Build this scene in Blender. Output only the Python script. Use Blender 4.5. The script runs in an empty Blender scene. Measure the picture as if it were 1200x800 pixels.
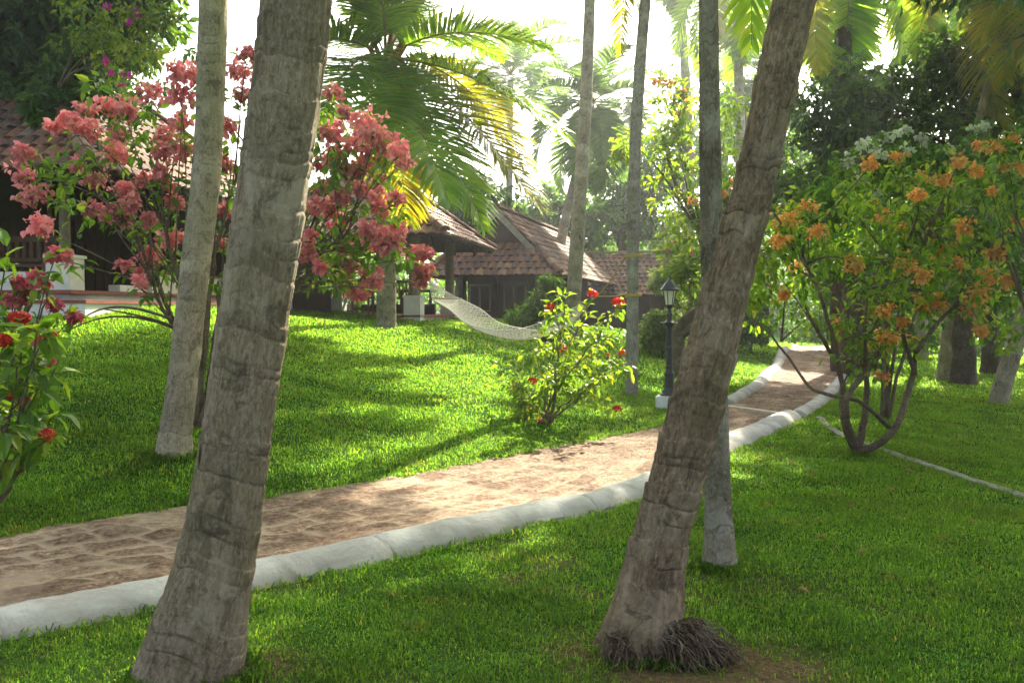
import bpy, math
import numpy as np
from mathutils import Vector

C = bpy.context.scene.collection
SC = bpy.context.scene
R_ = math.radians

# ------------------------------------------------------------------ camera
F = 1167.0                       # focal length in photo pixels (1200 wide)
CAM = np.array([0.0, 0.0, 1.5])
PITCH = math.atan(35.0 / F)
cam = bpy.data.objects.new('camera', bpy.data.cameras.new('camera'))
C.objects.link(cam)
cam.location = CAM
cam.rotation_euler = (math.pi / 2 - PITCH, 0, 0)
cam.data.sensor_width = 36
cam.data.lens = 36 * F / 1200
cam.data.clip_end = 1500
cam.data.dof.use_dof = False
SC.camera = cam

# ------------------------------------------------------------------ light
SUN_AZ, SUN_EL = R_(23), R_(39)  # azimuth clockwise from the viewing direction
world = bpy.data.worlds.new('World')
SC.world = world
world.use_nodes = True
wn = world.node_tree
bg = wn.nodes['Background']
sky = wn.nodes.new('ShaderNodeTexSky')
sky.sky_type = 'NISHITA'
sky.sun_disc = False
sky.sun_elevation = SUN_EL
sky.sun_rotation = SUN_AZ
sky.air_density = 0.8
sky.dust_density = 6.0
sky.ozone_density = 0.3
hsv = wn.nodes.new('ShaderNodeHueSaturation')      # thick morning haze bleaches the blue
hsv.inputs['Saturation'].default_value = .55
wn.links.new(sky.outputs[0], hsv.inputs['Color'])
wn.links.new(hsv.outputs[0], bg.inputs[0])
bg.inputs[1].default_value = 0.105
sun = bpy.data.objects.new('sun', bpy.data.lights.new('sun', 'SUN'))
C.objects.link(sun)
sun.data.energy = 5.0
sun.data.angle = R_(0.6)
sun.data.color = (1.0, 0.91, 0.70)
sd = Vector((math.sin(SUN_AZ) * math.cos(SUN_EL), math.cos(SUN_AZ) * math.cos(SUN_EL), math.sin(SUN_EL)))
sun.rotation_euler = sd.to_track_quat('Z', 'Y').to_euler()
HAZE = 0.0016
SC.view_settings.view_transform = 'Standard'
SC.view_settings.look = 'None'
SC.view_settings.gamma = 1
SC.view_settings.use_curve_mapping = False
SC.view_settings.exposure = 2.3
try:
    SC.cycles.max_bounces = 8
    SC.cycles.diffuse_bounces = 3
    SC.cycles.glossy_bounces = 2
    SC.cycles.transmission_bounces = 4
    SC.cycles.volume_bounces = 0
    SC.cycles.transparent_max_bounces = 4
    SC.cycles.use_denoising = True
except Exception:
    pass

# ------------------------------------------------------------------ helpers
def P(px, py, d):
    """the point at distance d in front of the camera seen at photo pixel (px, py)"""
    r = np.array([px - 600.0, F, 400.0 - py])
    c, s = math.cos(PITCH), math.sin(PITCH)
    w = np.array([r[0], c * r[1] + s * r[2], -s * r[1] + c * r[2]])
    return CAM + w * (d / w[1])

def nz(v):
    return v / np.maximum(np.linalg.norm(v, axis=-1, keepdims=True), 1e-9)

def hash3(ix, iy, iz, seed):
    h = (ix.astype(np.int64) * 374761393 + iy.astype(np.int64) * 668265263 + iz.astype(np.int64) * 2147483647 + seed * 974634777) & 0x7fffffff
    h = ((h ^ (h >> 13)) * 1274126177) & 0x7fffffff
    h = (h ^ (h >> 16)) & 0xffffff
    return h / float(0xffffff)

def noise3(p, seed=0):
    p = np.asarray(p, float)
    i = np.floor(p).astype(np.int64)
    f = p - i
    f = f * f * (3 - 2 * f)
    out = 0
    for dx in (0, 1):
        for dy in (0, 1):
            for dz in (0, 1):
                w = (f[..., 0] if dx else 1 - f[..., 0]) * (f[..., 1] if dy else 1 - f[..., 1]) * (f[..., 2] if dz else 1 - f[..., 2])
                out = out + w * hash3(i[..., 0] + dx, i[..., 1] + dy, i[..., 2] + dz, seed)
    return out

def fbm(p, seed=0, octv=3):
    p = np.asarray(p, float)
    a, s, t = 1.0, 0.0, 0.0
    for k in range(octv):
        s = s + a * noise3(p * (2 ** k), seed + k)
        t += a
        a *= 0.5
    return s / t

class MB:
    def __init__(self):
        self.V, self.L, self.T, self.n, self.A, self.I, self.mi = [], [], [], 0, {}, [], 0
    def add(self, V, Fc, **attr):
        V = np.asarray(V, float).reshape(-1, 3)
        if isinstance(Fc, np.ndarray):
            Fc = [Fc]
        else:
            Fc = [np.asarray(f, int).reshape(1, -1) if np.ndim(f) == 1 else np.asarray(f, int) for f in Fc]
        for f in Fc:
            self.L.append((f + self.n).ravel())
            self.T.append(np.full(len(f), f.shape[1])); self.I.append(np.full(len(f), self.mi))
        for k, a in attr.items():
            self.A.setdefault(k, []).append(np.asarray(a, float))
        self.V.append(V)
        self.n += len(V)
        return self
    def box(self, x0, x1, y0, y1, z0, z1, fr=None, bev=0.0):
        pts = np.array([(x, y, z) for z in (z0, z1) for y in (y0, y1) for x in (x0, x1)], float)
        if fr is not None:
            pts = fr(pts)
        self.add(pts, np.array([(0, 2, 3, 1), (4, 5, 7, 6), (0, 1, 5, 4), (2, 6, 7, 3), (0, 4, 6, 2), (1, 3, 7, 5)]))
        return self
    def build(self, name, mat, parent=None, origin=None, smooth=False, uv=None):
        V = np.concatenate(self.V)
        if origin is None and parent is not None:
            origin = parent['_o'] if '_o' in parent else None
        o3 = np.zeros(3) if origin is None else np.asarray(origin, float)
        V = V - o3
        loops = np.concatenate(self.L).astype(np.int32)
        tot = np.concatenate(self.T).astype(np.int32)
        me = bpy.data.meshes.new(name)
        me.vertices.add(len(V)); me.vertices.foreach_set('co', V.astype(np.float32).ravel())
        me.loops.add(len(loops)); me.loops.foreach_set('vertex_index', loops)
        me.polygons.add(len(tot))
        me.polygons.foreach_set('loop_start', np.concatenate([[0], np.cumsum(tot)[:-1]]).astype(np.int32))
        me.polygons.foreach_set('loop_total', tot)
        me.polygons.foreach_set('use_smooth', np.full(len(tot), smooth))
        for k, a in self.A.items():
            a = np.concatenate(a)
            if a.ndim == 1:
                at = me.attributes.new(k, 'FLOAT', 'POINT'); at.data.foreach_set('value', a.astype(np.float32))
            else:
                at = me.attributes.new(k, 'FLOAT_VECTOR', 'POINT'); at.data.foreach_set('vector', a.astype(np.float32).ravel())
        me.update(calc_edges=True)
        for m_ in (mat if isinstance(mat, list) else [mat]): me.materials.append(m_)
        me.polygons.foreach_set('material_index', np.concatenate(self.I).astype(np.int32))
        me.validate()
        o = bpy.data.objects.new(name, me)
        C.objects.link(o)
        if parent is not None:
            o.parent = parent
            o['_o'] = list(o3)
        else:
            o.location = o3
            o['_o'] = list(o3)
        return o

def thing(name, label, cat, loc, group=None):
    o = bpy.data.objects.new(name, None)
    C.objects.link(o)
    o.empty_display_size = 0.2
    o.location = loc
    o['_o'] = [float(c) for c in loc]
    return tag(o, label, cat, group)

def tag(o, label=None, cat=None, group=None, kind=None):
    if label: o['label'] = label
    if cat: o['category'] = cat
    if group: o['group'] = group
    if kind: o['kind'] = kind
    return o

def catmull(pts, n):
    pts = np.asarray(pts, float)
    p = np.vstack([2 * pts[0] - pts[1], pts, 2 * pts[-1] - pts[-2]])
    seg = len(pts) - 1
    t = np.linspace(0, seg, n)
    i = np.minimum(t.astype(int), seg - 1)
    u = (t - i)[:, None]
    a, b, c, d = p[i], p[i + 1], p[i + 2], p[i + 3]
    return 0.5 * ((2 * b) + (c - a) * u + (2 * a - 5 * b + 4 * c - d) * u ** 2 + (3 * b - a - 3 * c + d) * u ** 3)

def frames(pts):
    t = nz(np.gradient(pts, axis=0))
    n = np.zeros_like(t)
    ref = np.array([0, 1.0, 0]) if abs(t[0][1]) < 0.9 else np.array([1.0, 0, 0])
    v = ref - t[0] * ref.dot(t[0])
    v /= np.linalg.norm(v)
    for i in range(len(t)):
        v = v - t[i] * v.dot(t[i])
        v /= max(np.linalg.norm(v), 1e-9)
        n[i] = v
    return t, n, np.cross(t, n)

def tube(mb, pts, rad, segs=6, cap=True, **attr):
    pts = np.asarray(pts, float)
    m = len(pts)
    rad = np.broadcast_to(np.asarray(rad, float), (m,))
    t, n, b = frames(pts)
    a = np.linspace(0, 2 * np.pi, segs, endpoint=False)
    V = pts[:, None, :] + rad[:, None, None] * (np.cos(a)[None, :, None] * n[:, None, :] + np.sin(a)[None, :, None] * b[:, None, :])
    i, j = np.meshgrid(np.arange(m - 1), np.arange(segs), indexing='ij')
    k = (j + 1) % segs
    Fq = np.stack([i * segs + j, i * segs + k, (i + 1) * segs + k, (i + 1) * segs + j], -1).reshape(-1, 4)
    fs = [Fq]
    if cap:
        fs += [np.arange(segs)[::-1].reshape(1, -1), ((m - 1) * segs + np.arange(segs)).reshape(1, -1)]
    mb.add(V.reshape(-1, 3), fs)

def bez(p0, p1, p2, n):
    t = np.linspace(0, 1, n)[:, None]
    return (1 - t) ** 2 * np.asarray(p0) + 2 * t * (1 - t) * np.asarray(p1) + t ** 2 * np.asarray(p2)

def lathe(mb, prof, c, segs=24, sq=False):
    a = np.linspace(0, 2 * np.pi, segs, endpoint=False)
    pr = np.asarray(prof, float)
    V = np.stack([c[0] + pr[:, 0:1] * np.cos(a), c[1] + pr[:, 0:1] * np.sin(a), c[2] + np.repeat(pr[:, 1:2], segs, 1)], -1)
    m = len(pr)
    i, j = np.meshgrid(np.arange(m - 1), np.arange(segs), indexing='ij')
    k = (j + 1) % segs
    Fq = np.stack([i * segs + j, i * segs + k, (i + 1) * segs + k, (i + 1) * segs + j], -1).reshape(-1, 4)
    mb.add(V.reshape(-1, 3), [Fq, np.arange(segs)[::-1].reshape(1, -1), ((m - 1) * segs + np.arange(segs)).reshape(1, -1)])

def leaves(mb, pos, dirv, nrm, L, W, detail=0, droop=0.15, fold=0.18):
    pos = np.asarray(pos, float); n0 = len(pos)
    if n0 == 0: return
    t = nz(np.asarray(dirv, float)); b = nz(np.cross(nrm, t)); n = np.cross(t, b)
    L = np.broadcast_to(L, (n0,))[:, None]; W = np.broadcast_to(W, (n0,))[:, None]
    if detail == 0:
        v = [pos, pos + t * L * .48 + b * W * .5 + n * W * fold, pos + t * L - n * L * droop, pos + t * L * .48 - b * W * .5 + n * W * fold]
        f = np.array([(0, 3, 2), (0, 2, 1)])
    else:
        v = [pos, pos + t * L * .33 + n * L * .03, pos + t * L * .68 - n * L * droop * .35, pos + t * L - n * L * droop,
             pos + t * L * .30 + b * W * .46 + n * (W * fold + L * .03), pos + t * L * .64 + b * W * .40 + n * (W * fold - L * droop * .3),
             pos + t * L * .30 - b * W * .46 + n * (W * fold + L * .03), pos + t * L * .64 - b * W * .40 + n * (W * fold - L * droop * .3)]
        f = np.array([(0, 6, 1), (0, 1, 4), (1, 6, 7), (1, 7, 2), (1, 2, 5), (1, 5, 4), (2, 7, 3), (2, 3, 5)])
    k = len(v)
    V = np.stack(v, 1).reshape(-1, 3)
    Fc = (np.arange(n0)[:, None, None] * k + f[None]).reshape(-1, 3)
    mb.add(V, Fc)

# ------------------------------------------------------------------ materials
class NT:
    def __init__(self, name):
        self.m = bpy.data.materials.new(name)
        self.m.use_nodes = True
        self.t = self.m.node_tree
        self.t.nodes.clear()
        self.out = self.N('ShaderNodeOutputMaterial')
    def N(self, typ, **kw):
        n = self.t.nodes.new(typ)
        for k, v in kw.items(): setattr(n, k, v)
        return n
    def L(self, a, b): self.t.links.new(a, b)
    def ramp(self, fac, stops):
        r = self.N('ShaderNodeValToRGB')
        e = r.color_ramp.elements
        while len(e) < len(stops): e.new(0.5)
        for el, (p, c) in zip(e, stops):
            el.position = p
            el.color = (c[0], c[1], c[2], 1) if np.ndim(c) else (c, c, c, 1)
        self.L(fac, r.inputs[0])
        return r.outputs[0]
    def noise(self, vec, scale, detail=4, rough=.6, dist=0.0):
        n = self.N('ShaderNodeTexNoise')
        n.inputs['Scale'].default_value = scale
        n.inputs['Detail'].default_value = detail
        n.inputs['Roughness'].default_value = rough
        n.inputs['Distortion'].default_value = dist
        if vec is not None: self.L(vec, n.inputs['Vector'])
        return n.outputs[0]
    def mix(self, fac, a, b, mode='MIX'):
        n = self.N('ShaderNodeMix', data_type='RGBA', blend_type=mode)
        for s, v in ((n.inputs[0], fac), (n.inputs[6], a), (n.inputs[7], b)):
            if isinstance(v, (int, float)): s.default_value = v
            elif isinstance(v, tuple): s.default_value = (*v, 1)
            else: self.L(v, s)
        return n.outputs[2]
    def math(self, op, a, b=0.0, clamp=False):
        n = self.N('ShaderNodeMath', operation=op, use_clamp=clamp)
        for s, v in ((n.inputs[0], a), (n.inputs[1], b)):
            if isinstance(v, (int, float)): s.default_value = v
            else: self.L(v, s)
        return n.outputs[0]
    def mapping(self, vec, scale):
        n = self.N('ShaderNodeMapping')
        n.inputs['Scale'].default_value = scale
        self.L(vec, n.inputs['Vector'])
        return n.outputs[0]
    def bump(self, h, strength=.5, dist=.02):
        n = self.N('ShaderNodeBump')
        n.inputs['Strength'].default_value = strength
        n.inputs['Distance'].default_value = dist
        self.L(h, n.inputs['Height'])
        return n.outputs[0]
    def principled(self, col, rough=.7, spec=.3, bump=None):
        p = self.N('ShaderNodeBsdfPrincipled')
        for s, v in ((p.inputs['Base Color'], col), (p.inputs['Roughness'], rough)):
            if isinstance(v, (int, float)): s.default_value = v
            elif isinstance(v, tuple): s.default_value = (*v, 1)
            else: self.L(v, s)
        p.inputs['Specular IOR Level'].default_value = spec
        if bump is not None: self.L(bump, p.inputs['Normal'])
        self.L(p.outputs[0], self.out.inputs[0])
        return p

def leaf_mat(name, stops, trans=None, tfac=.5, rough=.4, spec=.4):
    k = NT(name)
    g = k.N('ShaderNodeNewGeometry')
    col = k.ramp(g.outputs['Random Per Island'], stops)
    ob = k.N('ShaderNodeTexCoord').outputs['Object']
    nn = k.noise(ob, 1.3, 2)
    f = k.ramp(nn, [(.3, .62), (.7, 1.25)])
    col = k.mix(1.0, col, f, 'MULTIPLY')
    p = k.principled(col, rough, spec)
    tr = k.N('ShaderNodeBsdfTranslucent')
    tc = k.mix(1.0, col, trans, 'MULTIPLY') if trans else col
    k.L(tc, tr.inputs[0])
    mx = k.N('ShaderNodeMixShader')
    mx.inputs[0].default_value = tfac
    k.L(p.outputs[0], mx.inputs[1]); k.L(tr.outputs[0], mx.inputs[2])
    k.L(mx.outputs[0], k.out.inputs[0])
    return k.m

M = {}
GT = (2.6, 2.3, 1.0)   # light that has passed through a leaf is yellower and stronger in green
def grass_mat():
    k = NT('grass blades')
    g = k.N('ShaderNodeNewGeometry')
    col = k.ramp(g.outputs['Random Per Island'], [(0, (.040, .098, .020)), (.6, (.074, .160, .028)), (.96, (.115, .195, .036)), (1, (.20, .18, .08))])
    ob = k.N('ShaderNodeTexCoord').outputs['Object']
    f = k.ramp(k.noise(ob, 1.1, 4, .65), [(.3, .62), (.7, 1.25)])
    col = k.mix(1.0, col, f, 'MULTIPLY')
    n2 = k.noise(ob, .42, 5, .7, .3)
    col = k.mix(k.ramp(n2, [(.48, 0.0), (.70, .42)]), col, (.10, .16, .028))
    n3 = k.noise(ob, 2.6, 5, .7)
    col = k.mix(k.ramp(n3, [(.58, 0.0), (.72, .55)]), col, (.15, .13, .05))
    p = k.principled(col, .6, .12)
    tr = k.N('ShaderNodeBsdfTranslucent')
    k.L(k.mix(1.0, col, (3.4, 3.1, .9), 'MULTIPLY'), tr.inputs[0])
    mx = k.N('ShaderNodeMixShader'); mx.inputs[0].default_value = .62
    k.L(p.outputs[0], mx.inputs[1]); k.L(tr.outputs[0], mx.inputs[2]); k.L(mx.outputs[0], k.out.inputs[0])
    return k.m
M['grass'] = grass_mat()
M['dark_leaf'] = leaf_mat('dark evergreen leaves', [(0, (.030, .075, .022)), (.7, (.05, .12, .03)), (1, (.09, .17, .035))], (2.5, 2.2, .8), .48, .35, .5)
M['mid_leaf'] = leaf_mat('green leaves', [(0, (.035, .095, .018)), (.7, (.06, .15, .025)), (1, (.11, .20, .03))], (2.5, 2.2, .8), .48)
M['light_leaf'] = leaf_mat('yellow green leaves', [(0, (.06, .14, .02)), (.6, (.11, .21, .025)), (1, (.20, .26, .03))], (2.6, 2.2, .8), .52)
M['mussaenda_leaf'] = leaf_mat('shrub leaves', [(0, (.05, .13, .02)), (.7, (.10, .21, .028)), (1, (.18, .27, .035))], (2.3, 2.0, .7), .52)
M['fresh_leaf'] = leaf_mat('fresh shrub leaves', [(0, (.06, .15, .02)), (.6, (.12, .25, .03)), (1, (.24, .33, .04))], (2.2, 1.9, .6), .54)
M['pale_leaf'] = leaf_mat('pale variegated leaves', [(0, (.10, .17, .06)), (.6, (.18, .26, .09)), (1, (.32, .36, .16))], (1.8, 1.8, .9), .5)
M['frond'] = leaf_mat('green palm leaflets', [(0, (.11, .24, .04)), (.6, (.18, .33, .05)), (1, (.28, .38, .05))], (2.1, 1.85, .5), .60, .4, .35)
M['frond_yellow'] = leaf_mat('old and sunlit palm leaflets', [(0, (.15, .21, .02)), (.6, (.25, .26, .02)), (1, (.33, .26, .035))], (1.9, 1.75, .5), .58, .4, .4)  # yellow of old fronds, with backlit sun also put into the colour
M['frond_far'] = leaf_mat('far palm leaflets', [(0, (.08, .15, .06)), (1, (.15, .23, .08))], (2.2, 2.2, 1.0), .45)  # duller leaflet green for the far palms
M['pink'] = leaf_mat('pink bracts', [(0, (.66, .20, .25)), (.6, (.80, .32, .36)), (1, (.86, .47, .42))], (1.1, .95, .85), .45, .6, .2)
M['dusky_pink'] = leaf_mat('dusky pink bracts', [(0, (.44, .09, .14)), (1, (.62, .18, .24))], (1.3, 1.0, .85), .4, .6, .2)
M['orange'] = leaf_mat('orange bracts', [(0, (.66, .27, .07)), (.6, (.76, .42, .12)), (1, (.82, .54, .20))], (1.2, 1.0, .8), .42, .6, .2)
M['white_flower'] = leaf_mat('white bracts', [(0, (.50, .60, .40)), (1, (.74, .76, .62))], (1, 1, .9), .4, .6, .2)
M['red'] = leaf_mat('red florets', [(0, (.45, .012, .01)), (1, (.62, .04, .02))], (1.3, 1.0, 1.0), .35, .5, .3)
M['magenta'] = leaf_mat('magenta bracts', [(0, (.45, .03, .25)), (1, (.62, .06, .38))], (1.2, 1, 1.1), .4, .6, .2)
M['dry'] = leaf_mat('dry leaves', [(0, (.24, .14, .06)), (1, (.42, .28, .13))], (1.2, 1, .8), .3, .7, .2)

def bark_mat(name, base, dark, light, scar=1.0, scale=1.0, crack=True):
    k = NT(name)
    uv = k.N('ShaderNodeAttribute', attribute_name='buv').outputs['Vector']
    sc = k.N('ShaderNodeAttribute', attribute_name='scar').outputs['Fac']
    fine = k.noise(k.mapping(uv, (75 * scale, 38 * scale, 75 * scale)), 1.0, 6, .75)
    streak = k.noise(k.mapping(uv, (48 * scale, 7 * scale, 48 * scale)), 1.0, 6, .75, .8)
    blot = k.noise(k.mapping(uv, (5, 3.2, 5)), 1.0, 4, .6, .4)
    lich = k.noise(k.mapping(uv, (9, 7, 9)), 1.0, 5, .75, .8)
    col = k.mix(k.ramp(streak, [(.36, 0.0), (.56, 1.0)]), dark, base)
    col = k.mix(k.ramp(fine, [(.53, 0.0), (.62, .7)]), col, tuple(c * .34 for c in base))
    col = k.mix(k.ramp(fine, [(.38, .6), (.46, 0.0)]), col, light)
    moss = k.noise(k.mapping(uv, (3.1, 1.7, 3.1)), 1.0, 5, .7, .5)
    col = k.mix(k.ramp(moss, [(.50, 0.0), (.64, .45)]), col, (base[0] * .55, base[1] * .62, base[2] * .42))
    col = k.mix(k.ramp(blot, [(.50, 0.0), (.66, .55)]), col, light)
    col = k.mix(k.ramp(lich, [(.54, 0.0), (.62, .7)]), col, tuple(c * .30 for c in base))
    col = k.mix(k.ramp(lich, [(.26, .5), (.36, 0.0)]), col, (light[0] * 1.05, light[1] * 1.12, light[2]))
    bd = k.N('ShaderNodeAttribute', attribute_name='band').outputs['Fac']
    col = k.mix(1.0, col, k.ramp(bd, [(0, .82), (1, 1.14)]), 'MULTIPLY') if crack else col
    col = k.mix(k.math('MULTIPLY', sc, .75 * scar, True), col, tuple(c * .30 for c in base))
    h = k.math('ADD', k.math('MULTIPLY', fine, 1.0), streak)
    if crack:
        v = k.N('ShaderNodeTexVoronoi', feature='F1')
        k.L(k.mapping(uv, (11, 3.6, 11)), v.inputs['Vector'])
        v.inputs['Randomness'].default_value = 1.0
        v.inputs['Scale'].default_value = 1.0
        wn_ = k.N('ShaderNodeTexWhiteNoise', noise_dimensions='3D')
        k.L(v.outputs['Position'], wn_.inputs['Vector'])
        pick = k.math('GREATER_THAN', wn_.outputs['Value'], .90)
        near = k.ramp(v.outputs['Distance'], [(.12, 1.0), (.24, 0.0)])
        ck = k.math('MULTIPLY', near, pick)
        col = k.mix(k.math('MULTIPLY', ck, .85), col, (.015, .012, .010))
        h = k.math('SUBTRACT', h, k.math('MULTIPLY', ck, 1.2))
    k.principled(col, .92, .15, k.bump(h, .9, .012))
    return k.m

M['bark_big'] = bark_mat('coconut bark', (.31, .245, .175), (.18, .135, .09), (.45, .385, .295))
M['bark_lean'] = bark_mat('mottled coconut bark', (.25, .185, .125), (.11, .078, .052), (.40, .33, .24), 1.0, .8)
M['bark_mossy'] = bark_mat('dark mossy slim bark', (.25, .215, .165), (.13, .11, .08), (.42, .40, .33))
M['bark_slim'] = bark_mat('slim palm bark', (.39, .335, .25), (.24, .20, .145), (.53, .47, .37))
M['bark_pale'] = bark_mat('pale palm bark', (.37, .34, .27), (.20, .18, .14), (.50, .47, .40), .8)
M['bark_blue'] = bark_mat('blue grey palm bark', (.34, .32, .275), (.19, .175, .15), (.48, .46, .41), .8)
M['bark_tree'] = bark_mat('tree bark', (.11, .085, .065), (.05, .04, .03), (.19, .17, .14), .3, 1, False)
M['bark_shrub'] = bark_mat('shrub bark', (.17, .13, .095), (.09, .07, .05), (.26, .23, .18), .3, 1, False)
M['roots'] = bark_mat('root fibres', (.18, .13, .09), (.06, .042, .03), (.36, .31, .24), .3, 1, False)

def simple(name, col, rough=.6, spec=.3, var=.25, sc=6, bmp=.2, metal=0):
    k = NT(name)
    ob = k.N('ShaderNodeTexCoord').outputs['Object']
    n = k.noise(ob, sc, 5, .65)
    c = k.mix(k.ramp(n, [(.3, 0.0), (.7, 1.0)]), tuple(x * (1 - var) for x in col), tuple(min(1, x * (1 + var * .6)) for x in col))
    p = k.principled(c, rough, spec, k.bump(k.noise(ob, sc * 8, 4), bmp, .01) if bmp else None)
    p.inputs['Metallic'].default_value = metal
    return k.m

M['plaster'] = simple('white lime plaster', (.72, .71, .68), .9, .1, .18, 3, .25)
M['red_oxide'] = simple('red oxide floor', (.26, .075, .05), .5, .4, .3, 5, .1)
M['dark_wood'] = simple('dark wood', (.055, .032, .020), .6, .3, .4, 7, .3)
M['wood'] = simple('brown wood', (.15, .085, .045), .6, .3, .4, 7, .3)
M['stone'] = simple('stone column', (.22, .18, .14), .8, .2, .3, 9, .4)
M['fascia'] = simple('weathered fascia', (.30, .28, .26), .8, .2, .3, 8, .3)
M['iron'] = simple('black painted iron', (.022, .026, .034), .38, .5, .3, 20, .15)
M['block'] = simple('white concrete block', (.66, .68, .68), .9, .1, .2, 9, .3)
M['rope'] = simple('hammock cord', (.80, .77, .68), .9, .1, .15, 20, .1)
M['rope_yellow'] = simple('yellow rope', (.50, .36, .12), .9, .1, .2, 30, .2)
M['glass'] = simple('frosted lamp glass', (.78, .76, .66), .35, .5, .08, 5, 0)
M['frond_stalk'] = simple('frond stalk', (.30, .25, .06), .6, .3, .3, 4, .1)
M['frond_stalk_o'] = simple('orange leaf bases', (.34, .17, .05), .7, .2, .4, 4, .2)
M['coconut'] = simple('coconut husk', (.42, .24, .05), .6, .3, .35, 4, .1)

def tile_mat():
    k = NT('clay roof tiles')
    g = k.N('ShaderNodeNewGeometry')
    ob = k.N('ShaderNodeTexCoord').outputs['Object']
    col = k.ramp(g.outputs['Random Per Island'], [(0, (.07, .045, .034)), (.3, (.135, .065, .04)), (.65, (.20, .088, .048)), (.88, (.27, .13, .07)), (1, (.34, .23, .15))])
    n = k.noise(ob, 1.6, 5, .7)
    col = k.mix(k.ramp(n, [(.42, 0.0), (.66, .75)]), col, (.075, .058, .052))
    n2 = k.noise(ob, 22, 4, .7)
    col = k.mix(k.ramp(n2, [(.5, 0.0), (.7, .5)]), col, (.34, .27, .24))
    k.principled(col, .8, .25, k.bump(n2, .4, .01))
    return k.m
M['tile'] = tile_mat()

def ground_mat():
    k = NT('lawn soil')
    ob = k.N('ShaderNodeTexCoord').outputs['Object']
    n = k.noise(ob, 1.1, 5, .65)
    n2 = k.noise(ob, 35, 5, .7)
    col = k.mix(k.ramp(n, [(.35, 0.0), (.65, 1.0)]), (.026, .075, .014), (.045, .11, .02))
    col = k.mix(k.ramp(n2, [(.52, 0.0), (.7, .7)]), col, (.055, .045, .02))
    bare = k.N('ShaderNodeAttribute', attribute_name='bare').outputs['Fac']
    soil = k.mix(k.ramp(n2, [(.35, 0.0), (.7, 1.0)]), (.07, .05, .03), (.19, .13, .075))
    col = k.mix(bare, col, soil)
    k.principled(col, .95, 0.0, k.bump(n2, .8, .03))
    return k.m
M['ground'] = ground_mat()

def path_mat():
    k = NT('laterite paving')
    uv = k.N('ShaderNodeAttribute', attribute_name='puv').outputs['Vector']
    jn = k.N('ShaderNodeAttribute', attribute_name='joint').outputs['Fac']
    tone = k.N('ShaderNodeAttribute', attribute_name='tone').outputs['Fac']
    n = k.noise(uv, 20, 7, .8)
    n2 = k.noise(uv, 70, 4, .75)
    n3 = k.noise(uv, 1.3, 4, .6)
    col = k.ramp(n, [(.34, (.045, .03, .022)), (.45, (.17, .11, .075)), (.55, (.30, .21, .15)), (.66, (.56, .46, .36))])
    col = k.mix(k.ramp(tone, [(0, 0.0), (1, .55)]), col, (.20, .10, .075), 'MULTIPLY')
    col = k.mix(k.ramp(n2, [(.55, 0.0), (.72, .6)]), col, (.05, .03, .025))
    sand = k.mix(n2, (.40, .31, .22), (.62, .52, .40))
    sandy = k.math('MAXIMUM', k.math('MULTIPLY', jn, .95), k.ramp(n3, [(.52, 0.0), (.68, .55)]))
    col = k.mix(sandy, col, sand)
    cem = k.N('ShaderNodeAttribute', attribute_name='cement').outputs['Fac']
    col = k.mix(cem, col, (.42, .42, .40))
    k.principled(col, .9, .15, k.bump(k.math('ADD', n, n2), .8, .02))
    return k.m
M['path'] = path_mat()

def conc_mat():
    k = NT('lime washed concrete')
    ob = k.N('ShaderNodeTexCoord').outputs['Object']
    n = k.noise(ob, 2.2, 6, .7, .4)
    n2 = k.noise(ob, 40, 4, .7)
    col = k.mix(k.ramp(n, [(.30, 0.0), (.58, 1.0)]), (.24, .235, .22), (.42, .42, .41))
    col = k.mix(k.ramp(n2, [(.6, 0.0), (.8, .45)]), col, (.25, .23, .2))
    st = k.noise(k.mapping(ob, (4.5, 4.5, 1.5)), 1.0, 5, .7, .8)
    col = k.mix(k.ramp(st, [(.60, 0.0), (.72, .45)]), col, (.24, .22, .17))
    dirt = k.N('ShaderNodeAttribute', attribute_name='dirt').outputs['Fac']
    crk = k.N('ShaderNodeAttribute', attribute_name='crack').outputs['Fac']
    col = k.mix(k.math('MULTIPLY', dirt, .75), col, (.15, .14, .085))
    col = k.mix(k.math('MULTIPLY', crk, .7), col, (.10, .09, .075))
    k.principled(col, .9, .12, k.bump(k.math('ADD', n, k.math('MULTIPLY', n2, .4)), .5, .03))
    return k.m
M['concrete'] = conc_mat()

M['strip'] = simple('sandy cement strip', (.44, .38, .31), .95, .1, .3, 12, .4)
# ------------------------------------------------------------------ terrain
Redge = np.array([(-9, -2.2), (-5.2, 1.6), (-2.31, 4.49), (0, 6.81), (1.0, 7.85), (2.3, 10.5), (3.77, 13.3), (4.5, 14.8), (6.35, 19.2), (9.2, 26.9), (12.3, 36), (15, 44)], float)
Ledge = np.array([(-10.4, -.5), (-6.6, 3.4), (-3.4, 6.6), (-1.91, 7.96), (-.79, 9.2), (1.0, 11.6), (2.0, 13.1), (3.5, 16.6), (4.9, 20.4), (7.1, 27.2), (9.8, 35.5), (12.4, 44)], float)
NP_ = 400
def resample(e, n):
    c = catmull(np.c_[e, np.zeros(len(e))], 2000)[:, :2]
    s = np.r_[0, np.cumsum(np.linalg.norm(np.diff(c, axis=0), axis=1))]
    return np.c_[np.interp(np.linspace(0, s[-1], n), s, c[:, 0]), np.interp(np.linspace(0, s[-1], n), s, c[:, 1])]
Rc, Lc = resample(Redge, NP_), resample(Ledge, NP_)
POLY = np.vstack([Lc, Rc[::-1]])
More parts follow.
